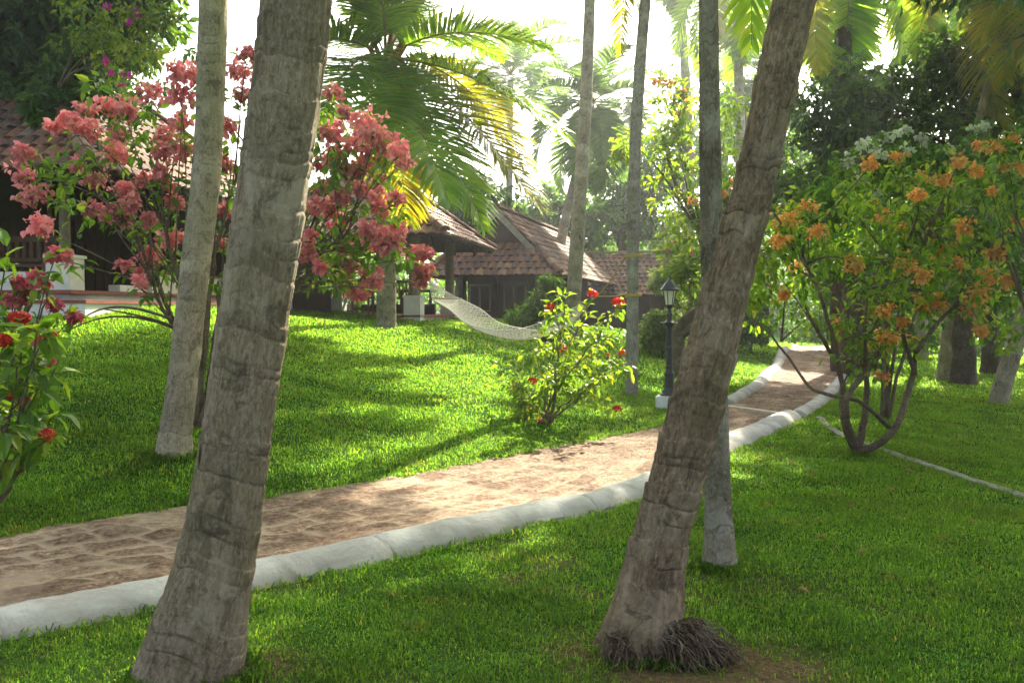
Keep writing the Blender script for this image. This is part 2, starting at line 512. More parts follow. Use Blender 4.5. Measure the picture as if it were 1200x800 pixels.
def in_path(x, y, poly=POLY):
    x, y = np.ravel(x), np.ravel(y)
    ins = np.zeros(len(x), bool)
    px, py = poly[:, 0], poly[:, 1]
    qx, qy = np.roll(px, -1), np.roll(py, -1)
    for a, b, c, d in zip(px, py, qx, qy):
        if b == d: continue
        cond = (b > y) != (d > y)
        ins ^= cond & (x < (c - a) * (y - b) / (d - b) + a)
    return ins

ctl = [(x, y, 0.0) for x, y in Redge[::1]] + [(x, y, 0.0) for x, y in Ledge[::1]]
for px, py, d in [(203, 525, 8.6), (86, 358, 17.5), (206, 362, 17.5), (344, 372, 20.5), (440, 379, 21.5), (520, 381, 22.5), (0, 450, 10.5), (300, 450, 11.5),
                  (120, 520, 9.0), (620, 425, 18), (560, 440, 16), (480, 470, 12.5), (784, 480, 15), (740, 465, 17.2), (700, 397, 25), (850, 402, 30), (-150, 380, 16),
                  (-200, 480, 10), (420, 410, 16), (640, 480, 13.2), (640, 398, 24)]:
    ctl.append(tuple(P(px, py, d)))
ctl += [(0, 3, 0), (2, 3, 0), (-1, 3.5, 0), (3, 6, 0), (1.2, 4.4, -.03), (2.6, 7.8, -.02), (4, 11.5, -.02), (3, 0, 0), (0, 0, 0), (-4, 0, 0), (6, 8, -.18), (7, 14, -.2), (9, 22, -.1), (14, 20, -.1), (14, 35, .05),
        (5, -6, 0), (-5, -8, 0), (14, 6, -.2), (20, 40, .1), (-20, 12, 1.7), (-22, 25, 1.9), (-10, 30, 1.6), (0, 40, .9), (-14, 5, .8), (40, 20, 0), (40, 60, 0), (-40, 60, 1.2), (-40, 0, 1.0), (0, 70, .8), (30, -10, 0), (-30, -15, .5), (0, -20, 0)]
ctl = np.array(ctl)
def tps_phi(r2): return np.where(r2 > 1e-12, r2 * np.log(np.maximum(r2, 1e-12)) * .5, 0)
def _fit():
    n = len(ctl)
    d2 = ((ctl[:, None, :2] - ctl[None, :, :2]) ** 2).sum(-1)
    A = np.zeros((n + 3, n + 3))
    A[:n, :n] = tps_phi(d2) + np.eye(n) * .6
    A[:n, n] = 1; A[:n, n + 1:] = ctl[:, :2]
    A[n:, :n] = A[:n, n:].T
    return np.linalg.solve(A, np.r_[ctl[:, 2], 0, 0, 0])
TW = _fit()
def H(x, y):
    x = np.asarray(x, float); y = np.asarray(y, float)
    sh = x.shape
    x, y = np.clip(x.ravel(), -45, 45), np.clip(y.ravel(), -20, 72)
    out = np.zeros(len(x))
    for s in range(0, len(x), 20000):
        X, Y = x[s:s + 20000], y[s:s + 20000]
        d2 = (X[:, None] - ctl[:, 0]) ** 2 + (Y[:, None] - ctl[:, 1]) ** 2
        out[s:s + 20000] = tps_phi(d2) @ TW[:-3] + TW[-3] + TW[-2] * X + TW[-1] * Y
    return out.reshape(sh)
def Hs(x, y): return float(H(np.array([x]), np.array([y]))[0])
def G(px, py, d):
    """world xy under the pixel at distance d, on the ground"""
    p = P(px, py, d)
    return np.array([p[0], p[1], Hs(p[0], p[1])])

BARE = [(1.15 * .57, 4.35, .55), (-1.25, 4.0, .42), (.95, 4.05, .5)]
def bare_mask(x, y):
    b = np.zeros_like(x)
    for cx, cy, r in BARE:
        b = np.maximum(b, 1.35 * np.exp(-(((x - cx) ** 2 + (y - cy) ** 2) / r ** 2) ** 1.5))
    n = fbm(np.stack([x * 1.6, y * 1.6, x * 0], -1), 5)
    patch = np.clip((n - .49) * 7, 0, 1) * np.exp(-(((x + .1) / 1.7) ** 2 + ((y - 4.8) / 1.5) ** 2))
    n2 = fbm(np.stack([x * 5, y * 5, x * 0], -1), 9)
    return np.clip(np.maximum(b * (.35 + n2), patch * 1.1), 0, 1)

xs = np.unique(np.r_[np.linspace(-140, -45, 8), np.linspace(-45, -14, 40), np.linspace(-14, 14, 281), np.linspace(14, 45, 40), np.linspace(45, 140, 8)])
ys = np.unique(np.r_[np.linspace(-30, -4, 12), np.linspace(-4, 24, 281), np.linspace(24, 50, 60), np.linspace(50, 140, 12)])
gx, gy = np.meshgrid(xs, ys)
gz = H(gx, gy) + .02 * (fbm(np.stack([gx * .8, gy * .8, gx * 0], -1), 3) - .5)
inp = in_path(gx, gy).reshape(gx.shape)
gz = gz - .10 * inp
mb = MB()
ny, nx = gx.shape
i, j = np.meshgrid(np.arange(ny - 1), np.arange(nx - 1), indexing='ij')
mb.add(np.stack([gx, gy, gz], -1), np.stack([i * nx + j, i * nx + j + 1, (i + 1) * nx + j + 1, (i + 1) * nx + j], -1).reshape(-1, 4), bare=bare_mask(gx, gy).ravel())
tag(mb.build('ground', M['ground'], smooth=True), kind='structure')

# path: a fine sheet with real stone relief; cells come from a jittered grid along the path
KW = .34                                       # kerb width
nrm2 = nz(Lc - Rc)
def path_strip(i0, i1, na, nc):
    idx = np.linspace(i0, i1, na)
    R2 = np.c_[np.interp(idx, np.arange(NP_), Rc[:, 0]), np.interp(idx, np.arange(NP_), Rc[:, 1])]
    L2 = np.c_[np.interp(idx, np.arange(NP_), Lc[:, 0]), np.interp(idx, np.arange(NP_), Lc[:, 1])]
    s = np.r_[0, np.cumsum(np.linalg.norm(np.diff((R2 + L2) / 2, axis=0), axis=1))] + i0 * .13
    t = np.linspace(0, 1, nc)
    xy = R2[:, None] * (1 - t)[None, :, None] + L2[:, None] * t[None, :, None]
    w = np.linalg.norm(L2 - R2, axis=1)
    return xy, s, t, w
mb = MB()
for (i0, i1, na, nc) in ((0, 150, 620, 110), (150, 260, 260, 60), (260, NP_ - 1, 200, 30)):
    xy, s, t, w = path_strip(i0, i1, na, nc)
    U = np.repeat(s[:, None], nc, 1); Vv = t[None, :] * 2.3 + 0 * U
    wob = fbm(np.stack([U * 2.5, Vv * 2.5, U * 0], -1), 21) - .5
    wob2 = fbm(np.stack([U * 2.5, Vv * 2.5, U * 0 + 7], -1), 22) - .5
    cu, cv = (U + wob * .34) / .37, (Vv + wob2 * .30) / .25
    row = np.floor(cv); cu = cu + hash3(row, row * 0, row * 0, 3) * 1.0
    col = np.floor(cu)
    fu, fv = cu - col, cv - row
    e = np.minimum(np.minimum(fu, 1 - fu) * .36, np.minimum(fv, 1 - fv) * .25)
    jnt = np.clip(1 - (e - .012) / .030, 0, 1) * np.clip(fbm(np.stack([U * 1.1, Vv * 1.6, U * 0 + 3], -1), 27, 2) * 3.4 - .6, .25, 1)
    cellh = hash3(col, row, row * 0, 11)
    rough = fbm(np.stack([U * 14, Vv * 14, U * 0], -1), 31, 3) - .5
    big = fbm(np.stack([U * 1.0, Vv * 1.0, U * 0], -1), 41, 2) - .5
    z = H(xy[..., 0], xy[..., 1]) + .012 + .030 * rough * (1 - jnt) + .018 * (cellh - .5) * (1 - jnt) - .010 * jnt + .012 * big
    cem = np.clip(1 - np.abs(U - 7.05 + .6 * (Vv - 1.5)) / .10, 0, 1) * (Vv > .95) * (Vv < 1.75)
    cem = np.clip(cem * 3, 0, 1) * (wob > -.12)
    m_, n_ = U.shape
    i, j = np.meshgrid(np.arange(m_ - 1), np.arange(n_ - 1), indexing='ij')
    mb.add(np.stack([xy[..., 0], xy[..., 1], z], -1), np.stack([i * n_ + j, (i + 1) * n_ + j, (i + 1) * n_ + j + 1, i * n_ + j + 1], -1).reshape(-1, 4)[:, ::-1],
           puv=np.stack([U, Vv, 0 * U], -1).reshape(-1, 3), joint=(jnt * np.clip(1.5 - U * .085, .08, 1)).ravel(), tone=cellh.ravel(), cement=cem.ravel())
tag(mb.build('path', M['path'], smooth=True), kind='structure')

def kerb(edge, inward, i0, i1, na, prof, name, seed):
    idx = np.linspace(i0, i1, na)
    e = np.c_[np.interp(idx, np.arange(NP_), edge[:, 0]), np.interp(idx, np.arange(NP_), edge[:, 1])]
    nn = np.c_[np.interp(idx, np.arange(NP_), inward[:, 0]), np.interp(idx, np.arange(NP_), inward[:, 1])]
    nn = nz(nn)
    pr = np.asarray(prof)
    q = np.stack([e[:, 0], e[:, 1], e[:, 0] * 0], -1)
    wv = .07 * (fbm(q * .9, seed, 3) - .5)[:, None]
    hv = .05 * (fbm(q * 1.3, seed + 3, 3) - .5)[:, None]
    off = pr[None, :, 0] + wv * np.linspace(0, 1, len(pr))[None, :]
    xy = e[:, None] + nn[:, None] * off[..., None]
    z = H(xy[..., 0], xy[..., 1]) + pr[None, :, 1] + hv * (pr[None, :, 1] > 0)
    z = z + .02 * (fbm(np.stack([xy[..., 0] * 9, xy[..., 1] * 9, z * 0], -1), seed + 5, 3) - .5)
    sl = np.r_[0, np.cumsum(np.linalg.norm(np.diff(e, axis=0), axis=1))]
    rg = np.random.default_rng(seed); ck = np.zeros(z.shape)
    jit = .05 * (fbm(np.stack([xy[..., 0] * 7, xy[..., 1] * 7, z * 0 + 4], -1), seed + 9, 3) - .5)
    p0 = rg.uniform(.3, 1)
    while p0 < sl[-1]:
        ck = np.maximum(ck, np.exp(-((sl[:, None] + jit * 2 - p0) / .011) ** 2) * rg.uniform(.5, 1))
        p0 += rg.uniform(.7, 2.0)
    z = z - .012 * ck
    lo = np.clip(1 - pr[:, 1] / .10, 0, 1)[None, :] * np.clip(fbm(np.stack([xy[..., 0] * 3, xy[..., 1] * 3, z * 0], -1), seed + 2, 3) * 2.2 - .35, 0, 1)
    mb = MB()
    m_, n_ = z.shape
    i, j = np.meshgrid(np.arange(m_ - 1), np.arange(n_ - 1), indexing='ij')
    mb.add(np.stack([xy[..., 0], xy[..., 1], z], -1), [np.stack([i * n_ + j, (i + 1) * n_ + j, (i + 1) * n_ + j + 1, i * n_ + j + 1], -1).reshape(-1, 4),
           np.arange(n_).reshape(1, -1), ((m_ - 1) * n_ + np.arange(n_))[::-1].reshape(1, -1)], dirt=lo.ravel(), crack=ck.ravel())
    return tag(mb.build(name, M['concrete'], smooth=True), kind='structure')
ig = int(np.argmin(np.abs(Rc[:, 1] - 13.9)))
PROF = [(-.10, -.16), (-.02, -.02), (.03, .06), (.09, .105), (.17, .125), (.25, .115), (.32, .085), (.37, .045), (.40, .0), (.42, -.08)]
kerb(Rc, nrm2, 0, ig - 1, 1500, PROF, 'kerb', 51)
PF = [(a * .72, b * .8) for a, b in PROF]
kerb(Rc, nrm2, ig + 1, NP_ - 1, 260, PF, 'kerb', 57)
il = int(np.argmin(np.abs(Lc[:, 1] - 16.2)))
kerb(Lc, -nrm2, il, NP_ - 1, 260, PF, 'kerb', 63)
# the narrow drain strip across the path and its stone edging running off over the right lawn
mb = MB()
a, b = Rc[ig], Lc[int(np.argmin(np.abs(Lc[:, 1] - 15.9)))]
for t0, t1 in ((0, 1),):
    pts = np.array([a + (b - a) * t for t in np.linspace(0.02, 1.0, 30)])
    dd = nz(b - a); pp = np.array([-dd[1], dd[0]])
    wv = .10
    V = []
    for q in pts:
        for o, zz in ((-wv, -.02), (-wv * .8, .036), (wv * .8, .036), (wv, -.02)):
            v = q + pp * o
            V.append((v[0], v[1], Hs(v[0], v[1]) + zz))
    n_ = 4
    i, j = np.meshgrid(np.arange(29), np.arange(3), indexing='ij')
    mb.add(V, np.stack([i * n_ + j, (i + 1) * n_ + j, (i + 1) * n_ + j + 1, i * n_ + j + 1], -1).reshape(-1, 4)[:, ::-1])
tag(mb.build('path_drain_strip', M['strip']), kind='structure')
mb = MB()
line = catmull([(4.35, 14.1, 0), (4.05, 12.2, 0), (4.12, 10.5, 0), (4.35, 8.6, 0), (4.9, 5.5, 0), (5.6, 2.5, 0)], 160)[:, :2]
dl = nz(np.gradient(line, axis=0)); pl = np.c_[-dl[:, 1], dl[:, 0]]
wob = .03 * (fbm(np.stack([line[:, 0] * 4, line[:, 1] * 4, line[:, 0] * 0], -1), 71) - .5)
V = []
for q, p_, w_ in zip(line, pl, wob):
    for o, zz in ((-.055, -.05), (-.05, .022), (.04, .028), (.05, -.05)):
        v = q + p_ * (o + w_)
        V.append((v[0], v[1], Hs(q[0], q[1]) + zz + w_ * .4))
i, j = np.meshgrid(np.arange(159), np.arange(3), indexing='ij')
mb.add(V, np.stack([i * 4 + j, (i + 1) * 4 + j, (i + 1) * 4 + j + 1, i * 4 + j + 1], -1).reshape(-1, 4)[:, ::-1])
tag(mb.build('lawn_edging_kerb', simple('weathered edging', (.27, .26, .22), .95, .1, .35, 9, .5)), kind='structure')

# ------------------------------------------------------------------ palms
def trunk_mesh(pts, rad, mat, parent, seed, res=.02, segs=40, ring=.085, depth=.010, flare=None, name='trunk', rough=1.0, foot=0.0):
    pts = np.asarray(pts, float)
    Ltot = np.linalg.norm(np.diff(pts, axis=0), axis=1).sum()
    n = max(12, int(Ltot / res))
    c = catmull(pts, n)
    s = np.r_[0, np.cumsum(np.linalg.norm(np.diff(c, axis=0), axis=1))]
    r = np.interp(np.linspace(0, 1, n), np.linspace(0, 1, len(rad)), rad)
    if flare: r = r * (1 + flare[0] * np.exp(-s / flare[1]))
    rng = np.random.default_rng(seed)
    t, nn, bb = frames(c)
    a = np.linspace(0, 2 * np.pi, segs, endpoint=False)
    S, A = np.meshgrid(s, a, indexing='ij')
    q = np.stack([np.cos(A) * 1.2, np.sin(A) * 1.2, S * 2.2], -1)
    tilt = .10 * (fbm(q, seed, 2) - .5) + .02 * np.sin(A + seed)
    pos = [0.0]
    while pos[-1] < Ltot + .3: pos.append(pos[-1] + ring * rng.uniform(.5, 1.6))
    pos = np.array(pos)
    ss = S + tilt
    k = np.clip(np.searchsorted(pos, ss) - 1, 0, len(pos) - 2)
    gap = pos[k + 1] - pos[k]
    ph = np.clip((ss - pos[k]) / gap, 0, 1)
    amp = hash3(k, k * 0, k * 0, seed)
    amp = np.clip(amp * 1.5 - .15, .1, 1)
    ed = np.minimum(ph, 1 - ph) * gap
    vis = np.clip(fbm(np.stack([np.cos(A) * 2, np.sin(A) * 2, S * 5], -1), seed + 7, 2) * 2.4 - .7, 0, 1)
    scar = np.exp(-(ed / .006) ** 2) * np.clip(amp * 1.3, 0, 1) * vis
    prof = (ph ** .7) * depth * amp
    lump = (fbm(q * np.array([1.6, 1.6, 1.5]), seed + 2, 4) - .5)
    rr = r[:, None] * (1 + .13 * rough * lump) + prof - scar * depth * .8
    fine = fbm(np.stack([np.cos(A) * 9, np.sin(A) * 9, S * 9], -1), seed + 4, 3) - .5
    rr = rr + fine * .012 * rough * (r[:, None] / .15)
    if foot:
        lob = np.maximum(0, np.sin(A * 5 + seed) + .7 * np.sin(A * 9 + 2 * seed + 3 * lump))
        rr = rr + foot * np.exp(-(S / .16) ** 1.2) * (.25 + .5 * lob)
    V = c[:, None] + rr[..., None] * (np.cos(A)[..., None] * nn[:, None] + np.sin(A)[..., None] * bb[:, None])
    i, j = np.meshgrid(np.arange(n - 1), np.arange(segs), indexing='ij')
    kk = (j + 1) % segs
    band = hash3(k, k * 0 + 2, k * 0, seed)
    Fq = np.stack([i * segs + j, i * segs + kk, (i + 1) * segs + kk, (i + 1) * segs + j], -1).reshape(-1, 4)
    mb = MB()
    buv = np.stack([np.cos(A) * r.mean(), S + 5 * seed, np.sin(A) * r.mean()], -1).reshape(-1, 3)
    mb.add(V.reshape(-1, 3), [Fq, ((n - 1) * segs + np.arange(segs)).reshape(1, -1)], buv=buv, scar=scar.ravel(), band=band.ravel())
    return mb.build(name, mat, parent, smooth=True)

def frond_geo(mbl, mbs, pts, seed, Lmax=.75, npair=70, width=.045, hang=.55, start=.14, seg=3):
    """leaflets into mbl and the stalk into mbs along rachis points"""
    rng = np.random.default_rng(seed)
    n = len(pts)
    s = np.linspace(0, 1, n)
    r = .030 * (1 - .88 * s ** .7) * (np.linalg.norm(pts[-1] - pts[0]) / 4 + .2)
    c_ = max(2, int(n * start) + 1)
    tube(mbs, pts[:c_ + 1], r[:c_ + 1], 6)
    mbl.mi = 1
    tube(mbl, pts[c_:], r[c_:], 5)
    mbl.mi = 0
    t, _, _ = frames(pts)
    ti = np.linspace(start, .995, npair)
    ti = np.repeat(ti + rng.uniform(-.004, .004, npair), 2)
    ti = np.clip(ti, 0, 1)
    side = np.tile([1.0, -1.0], npair)
    base = np.stack([np.interp(ti, s, pts[:, k]) for k in range(3)], -1)
    tg = nz(np.stack([np.interp(ti, s, t[:, k]) for k in range(3)], -1))
    up = np.array([0, 0, 1.0])
    sd_ = np.cross(tg, up)
    ln = np.linalg.norm(sd_, axis=1, keepdims=True)
    alt = nz(np.cross(t[0], up) + 1e-6)
    sd_ = np.where(ln > .25, sd_ / np.maximum(ln, 1e-6), alt)
    un = np.cross(sd_, tg)
    u = np.clip((ti - start) / (1 - start), 0, 1)
    Ln = Lmax * (np.sin(np.pi * np.clip(.16 + .80 * u, 0, 1)) ** .8) * rng.uniform(.85, 1.1, len(ti))
    fwd = .35 + .65 * u ** 1.5
    d = nz(sd_ * side[:, None] * (1 - .25 * u)[:, None] + tg * fwd[:, None] + un * (.25 + rng.normal(0, .09, len(ti)))[:, None] + rng.normal(0, .05, (len(ti), 3)))
    hg = hang * rng.uniform(.6, 1.35, len(ti))
    rows = []
    p = base.copy()
    step = Ln / seg
    w0 = width * rng.uniform(.8, 1.2, len(ti))
    prof = [.55, 1.0, .75, .08] if seg == 3 else [.7, 1.0, .08]
    for k in range(seg + 1):
        wd = nz(np.cross(d, np.cross(tg, d)) + 0) if False else nz(tg - d * (tg * d).sum(1, keepdims=True))
        rows.append(np.stack([p - wd * (w0 * prof[k] * .5)[:, None], p + wd * (w0 * prof[k] * .5)[:, None]], 1))
        p = p + d * step[:, None]
        d = nz(d - up * (hg * (.55 + .45 * k))[:, None] * .55)
    V = np.stack(rows, 1).reshape(len(ti), -1, 3)
    f = np.array([(2 * k, 2 * k + 1, 2 * k + 3, 2 * k + 2) for k in range(seg)])
    Fq = (np.arange(len(ti))[:, None, None] * V.shape[1] + f[None]).reshape(-1, 4)
    mbl.add(V.reshape(-1, 3), Fq)

def arc(base, az, el, L, droop, n=22):
    p = [np.asarray(base, float)]
    st = L / (n - 1)
    e = el
    for k in range(n - 1):
        e2 = e - droop * (k / (n - 1)) ** 1.2 * 1.0
        p.append(p[-1] + st * np.array([math.sin(az) * math.cos(e2), math.cos(az) * math.cos(e2), math.sin(e2)]))
    return np.array(p)

def frond(parent, pts, seed, mat='frond', **kw):
    l, s = MB(), MB()
    frond_geo(l, s, pts, seed, **kw)
    o = l.build('frond', [M[mat], M['frond_stalk']], parent)
    st = s.build('stalk', M['frond_stalk'], o, origin=parent['_o'], smooth=True)
    return o

def crown_mesh(parent, c, seed, n=18, L=4.2, mat='frond', el=(-.5, 1.2), **kw):
    rng = np.random.default_rng(seed)
    l, s = MB(), MB()
    for k in range(n):
        az = k * 2.399 + rng.uniform(-.2, .2)
        e = el[1] - (el[1] - el[0]) * (k / n) + rng.uniform(-.1, .1)
        frond_geo(l, s, arc(c, az, e, L * rng.uniform(.85, 1.1), 1.5 + rng.uniform(-.2, .3), 16), seed * 31 + k, **kw)
    o = l.build('crown', [M[mat], M['frond_stalk']], parent)
    s.build('stalk', M['frond_stalk'], o, origin=parent['_o'], smooth=True)
    return o

def fronds_around(parent, c, seed, n, L, el, mats, droop=1.5, **kw):
    rng = np.random.default_rng(seed)
    for k in range(n):
        az = k * 2.399 + rng.uniform(-.25, .25)
        e = el[1] - (el[1] - el[0]) * (k / n) + rng.uniform(-.12, .12)
        frond(parent, arc(c, az, e, L * rng.uniform(.8, 1.1), droop + rng.uniform(-.25, .3), 18), seed * 31 + k, mats[int(rng.integers(len(mats)))], **kw)

# foreground left: stout leaning coconut palm
b0 = P(225, 790, 4.08)
t0 = thing('coconut_palm', 'stout coconut palm with ringed grey trunk beside the kerb, thickest trunk of all', 'palm', (b0[0], b0[1], Hs(b0[0], b0[1])))
pts = [P(214, 850, 4.08), P(222, 785, 4.08), P(241, 708, 4.08), P(263, 604, 4.08), P(284, 460, 4.08), P(308, 300, 4.08), P(332, 130, 4.08), P(348, -10, 4.08), P(372, -300, 4.08), P(395, -700, 3.8), P(400, -1500, 3.9)]
trunk_mesh(pts, [.232, .210, .172, .147, .137, .139, .139, .141, .14, .135, .125], M['bark_big'], t0, 3, .008, 150, .075, .008, foot=.07)
crown_mesh(t0, P(400, -1500, 3.9), 4, 16)
# slim palm on the left lawn
b1 = G(203, 525, 8.6)
t1 = thing('coconut_palm', 'slim pale grey palm trunk rising from the shaded lawn behind the stout one', 'palm', b1)
pts = [b1 - (0, 0, .1), P(205, 512, 8.6), P(216, 430, 8.6), P(229, 310, 8.6), P(242, 200, 8.6), P(248, 67, 8.6), P(250, -20, 8.6), P(252, -300, 8.6), P(262, -640, 8.7)]
trunk_mesh(pts, [.135, .130, .122, .122, .120, .118, .117, .115, .11], M['bark_slim'], t1, 8, .015, 72, .11, .005, (.22, .15), foot=.05, rough=.8)
crown_mesh(t1, P(262, -640, 8.7), 9, 16)
# foreground right: strongly leaning palm with root mound
b2 = P(770, 742, 4.42)
t2 = thing('coconut_palm', 'rough brown palm trunk leaning right across the path, shaggy roots at its foot', 'palm', (b2[0], b2[1], Hs(b2[0], b2[1])))
pts = [P(742, 800, 4.42), P(754, 735, 4.42), P(772, 635, 4.42), P(788, 578, 4.42), P(823, 450, 4.43), P(861, 305, 4.46), P(884, 217, 4.48), P(907, 110, 4.5), P(934, -10, 4.55), P(985, -190, 4.7), P(1060, -460, 5.2), P(1120, -700, 6.0)]
trunk_mesh(pts, [.195, .170, .121, .116, .110, .096, .088, .090, .094, .095, .095, .09], M['bark_lean'], t2, 14, .008, 140, .075, .012, foot=.06, rough=1.2)
crown_mesh(t2, P(1120, -700, 6.0), 15, 16)
rng = np.random.default_rng(77)
mb = MB()
c0 = P(800, 735, 4.40)
for k in range(620):
    a = rng.uniform(-2.6, .9)
    right = rng.uniform() < .72
    if right:
        a = rng.uniform(-1.4, .9)
        top = P(795 + rng.uniform(-30, 18), 738 + rng.uniform(-16, 14), 4.42 - rng.uniform(.02, .14))
        ln = rng.uniform(.05, .19)
    else:
        top = P(752 + rng.uniform(-42, 45), 752 + rng.uniform(-12, 10), 4.42 - rng.uniform(.08, .17))
        ln = rng.uniform(.03, .12)
    dirn = np.array([math.cos(a) + (.3 if right else 0), -abs(math.sin(a)), 0])
    end = top + dirn * ln
    end[2] = Hs(end[0], end[1]) - .02
    mid = (top + end) / 2 + np.array([.02, -.02, rng.uniform(.0, .05)]) + rng.normal(0, .03, 3)
    wig = np.cumsum(rng.normal(0, .010, (9, 3)), 0)
    tube(mb, bez(top, mid, end, 9) + wig, rng.uniform(.0016, .0045), 4, False)
n_ = mb.n
mb.A = {'buv': [np.concatenate(mb.V)], 'scar': [np.zeros(n_)]}
mb.build('root_mass', M['roots'], t2)
# straight slim palm right behind it
b3 = G(845, 661, 5.85)
t3 = thing('coconut_palm', 'straight slim trunk with pale specks standing close behind the leaning one', 'palm', b3)
pts = [b3 - (0, 0, .1), P(844, 655, 5.85), P(841, 570, 5.85), P(837, 400, 5.85), P(833, 220, 5.85), P(831, 80, 5.85), P(830, -20, 5.85), P(827, -400, 5.85), P(830, -900, 5.9)]
trunk_mesh(pts, [.098, .090, .075, .069, .064, .055, .053, .05, .05], M['bark_mossy'], t3, 19, .012, 64, .14, .003, (.25, .1), foot=.03, rough=.6)
crown_mesh(t3, P(830, -900, 5.9), 21, 14, 3.2)
# hammock tree
b4 = G(741, 467, 17.2)
t4 = thing('coconut_palm', 'blue grey slim trunk on the lawn that the hammock ropes are wound around', 'palm', b4)
pts = [b4 - (0, 0, .15), P(740, 455, 17.2), P(741, 380, 17.2), P(742, 280, 17.2), P(744, 180, 17.2), P(750, 80, 17.2), P(757, -10, 17.2), P(766, -120, 17.2), P(780, -340, 17.2)]
trunk_mesh(pts, [.118, .112, .104, .101, .098, .096, .094, .09, .085], M['bark_blue'], t4, 24, .035, 32, .13, .006, (.2, .12), rough=.8)
frond(t4, bez(P(780, -340, 17.2), P(735, -160, 16.4), P(728, 62, 16.3), 22), 2501, 'frond_yellow', Lmax=.75, npair=80, hang=.35)
fronds_around(t4, P(780, -340, 17.2), 25, 18, 3.8, (-1.0, 1.1), ['frond', 'frond', 'frond_yellow'], 1.6, Lmax=.8, npair=56)
# pale trunk at 680
b5 = G(668, 392, 24)
t5 = thing('coconut_palm', 'pale tall trunk in front of the cottage, left of the roped one', 'palm', b5)
pts = [b5 - (0, 0, .2), P(672, 350, 24), P(678, 260, 24), P(684, 160, 24), P(689, 60, 24), P(692, -20, 24), P(700, -260, 24)]
trunk_mesh(pts, [.19, .18, .165, .15, .14, .13, .12], M['bark_pale'], t5, 28, .05, 24, .16, .006, (.2, .15), rough=.8)
fronds_around(t5, P(700, -260, 24), 29, 26, 4.6, (-.9, 1.2), ['frond', 'frond', 'frond_yellow'], 1.5, Lmax=.9, npair=60, width=.06)

# the big low palm in the middle left
b6 = G(453, 381, 20.5)
t6 = thing('coconut_palm', 'lush low coconut palm with wide arching fronds over the pavilion roof', 'palm', b6)
D6 = 18.5
c6 = P(452, 72, D6)
pts = [b6 - (0, 0, .2), P(453, 340, 20.4), P(455, 250, 20.0), P(457, 160, 19.2), P(454, 95, 18.7), c6]
trunk_mesh(pts, [.20, .19, .18, .175, .19, .16], M['bark_slim'], t6, 33, .04, 32, .15, .008, (.2, .2))
spec = [((560, 70, 17.5), (662, 165, 17.0), 'frond', .95), ((535, 100, 16.8), (632, 245, 16.2), 'frond_yellow', .95), ((500, 105, 16.6), (568, 270, 15.8), 'frond', .9),
        ((470, 90, 16.2), (528, 240, 15.0), 'frond', 1.0), ((432, 85, 16.5), (452, 175, 15.0), 'frond', .95), ((462, 130, 18.8), (478, 262, 18.6), 'frond_yellow', .9),
        ((520, 15, 18.0), (640, 55, 17.5), 'frond', .95), ((500, -40, 19), (600, -40, 20), 'frond', .95), ((470, -50, 18.0), (520, -120, 17.0), 'frond', .9),
        ((420, -20, 17.8), (370, -70, 17.5), 'frond', .9), ((395, 25, 17.5), (310, 60, 17.0), 'frond', .95), ((405, 45, 16.8), (372, 160, 16.0), 'frond', 1.0),
        ((500, 20, 20.5), (590, 70, 22.0), 'frond', .9),
        ((480, -20, 20.5), (500, 30, 23), 'frond', .9), ((540, 60, 19.5), (620, 200, 20.2), 'frond_yellow', .9),
        ((450, -40, 16.8), (430, -40, 14.5), 'frond', .9)]
for k, (m_, e_, mt, lm) in enumerate(spec):
    frond(t6, bez(c6 + np.array([0, 0, .05]), P(*m_), P(*e_), 26), 600 + k, mt, Lmax=lm * 1.25, npair=115, width=.048, hang=.55)
mb = MB(); rng = np.random.default_rng(5)
for k in range(16):
    az = rng.uniform(0, 6.28); tube(mb, bez(c6 + (0, 0, -.25), c6 + np.array([math.cos(az) * .25, math.sin(az) * .25, .1]), c6 + np.array([math.cos(az) * .55, math.sin(az) * .55, rng.uniform(-.2, .6)]), 6), np.linspace(.07, .025, 6), 6)
mb.build('leaf_bases', M['frond_stalk_o'], t6)
for k in range(9):
    az = 2.0 + k * .7; mb = MB(); lathe(mb, [(.01, -.14), (.08, -.09), (.105, 0), (.085, .09), (.02, .13)], c6 + np.array([math.cos(az) * .38, math.sin(az) * .38, -.25 - .12 * (k % 3)]), 10)
    mb.build('coconut', M['coconut'], t6, smooth=True)

# far palms
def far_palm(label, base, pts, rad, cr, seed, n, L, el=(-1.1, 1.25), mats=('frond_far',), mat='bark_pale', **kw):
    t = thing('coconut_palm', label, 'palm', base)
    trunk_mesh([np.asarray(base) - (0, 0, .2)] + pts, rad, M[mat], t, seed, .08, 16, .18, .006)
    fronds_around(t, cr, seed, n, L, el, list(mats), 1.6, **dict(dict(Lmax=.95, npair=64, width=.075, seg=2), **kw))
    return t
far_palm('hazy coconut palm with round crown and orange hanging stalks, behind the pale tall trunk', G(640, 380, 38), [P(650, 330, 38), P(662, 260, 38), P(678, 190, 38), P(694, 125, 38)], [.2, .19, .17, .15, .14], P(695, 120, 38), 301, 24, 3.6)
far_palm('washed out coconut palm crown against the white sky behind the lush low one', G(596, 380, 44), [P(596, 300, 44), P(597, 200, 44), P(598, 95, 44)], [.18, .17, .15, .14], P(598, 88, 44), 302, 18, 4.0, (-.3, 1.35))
far_palm('faint distant palm standing between the straight slim trunk and the leaning one', G(850, 380, 52), [P(850, 300, 52), P(850, 200, 52), P(852, 110, 52)], [.18, .17, .15, .14], P(852, 105, 52), 303, 18, 4.4, (-.6, 1.35))
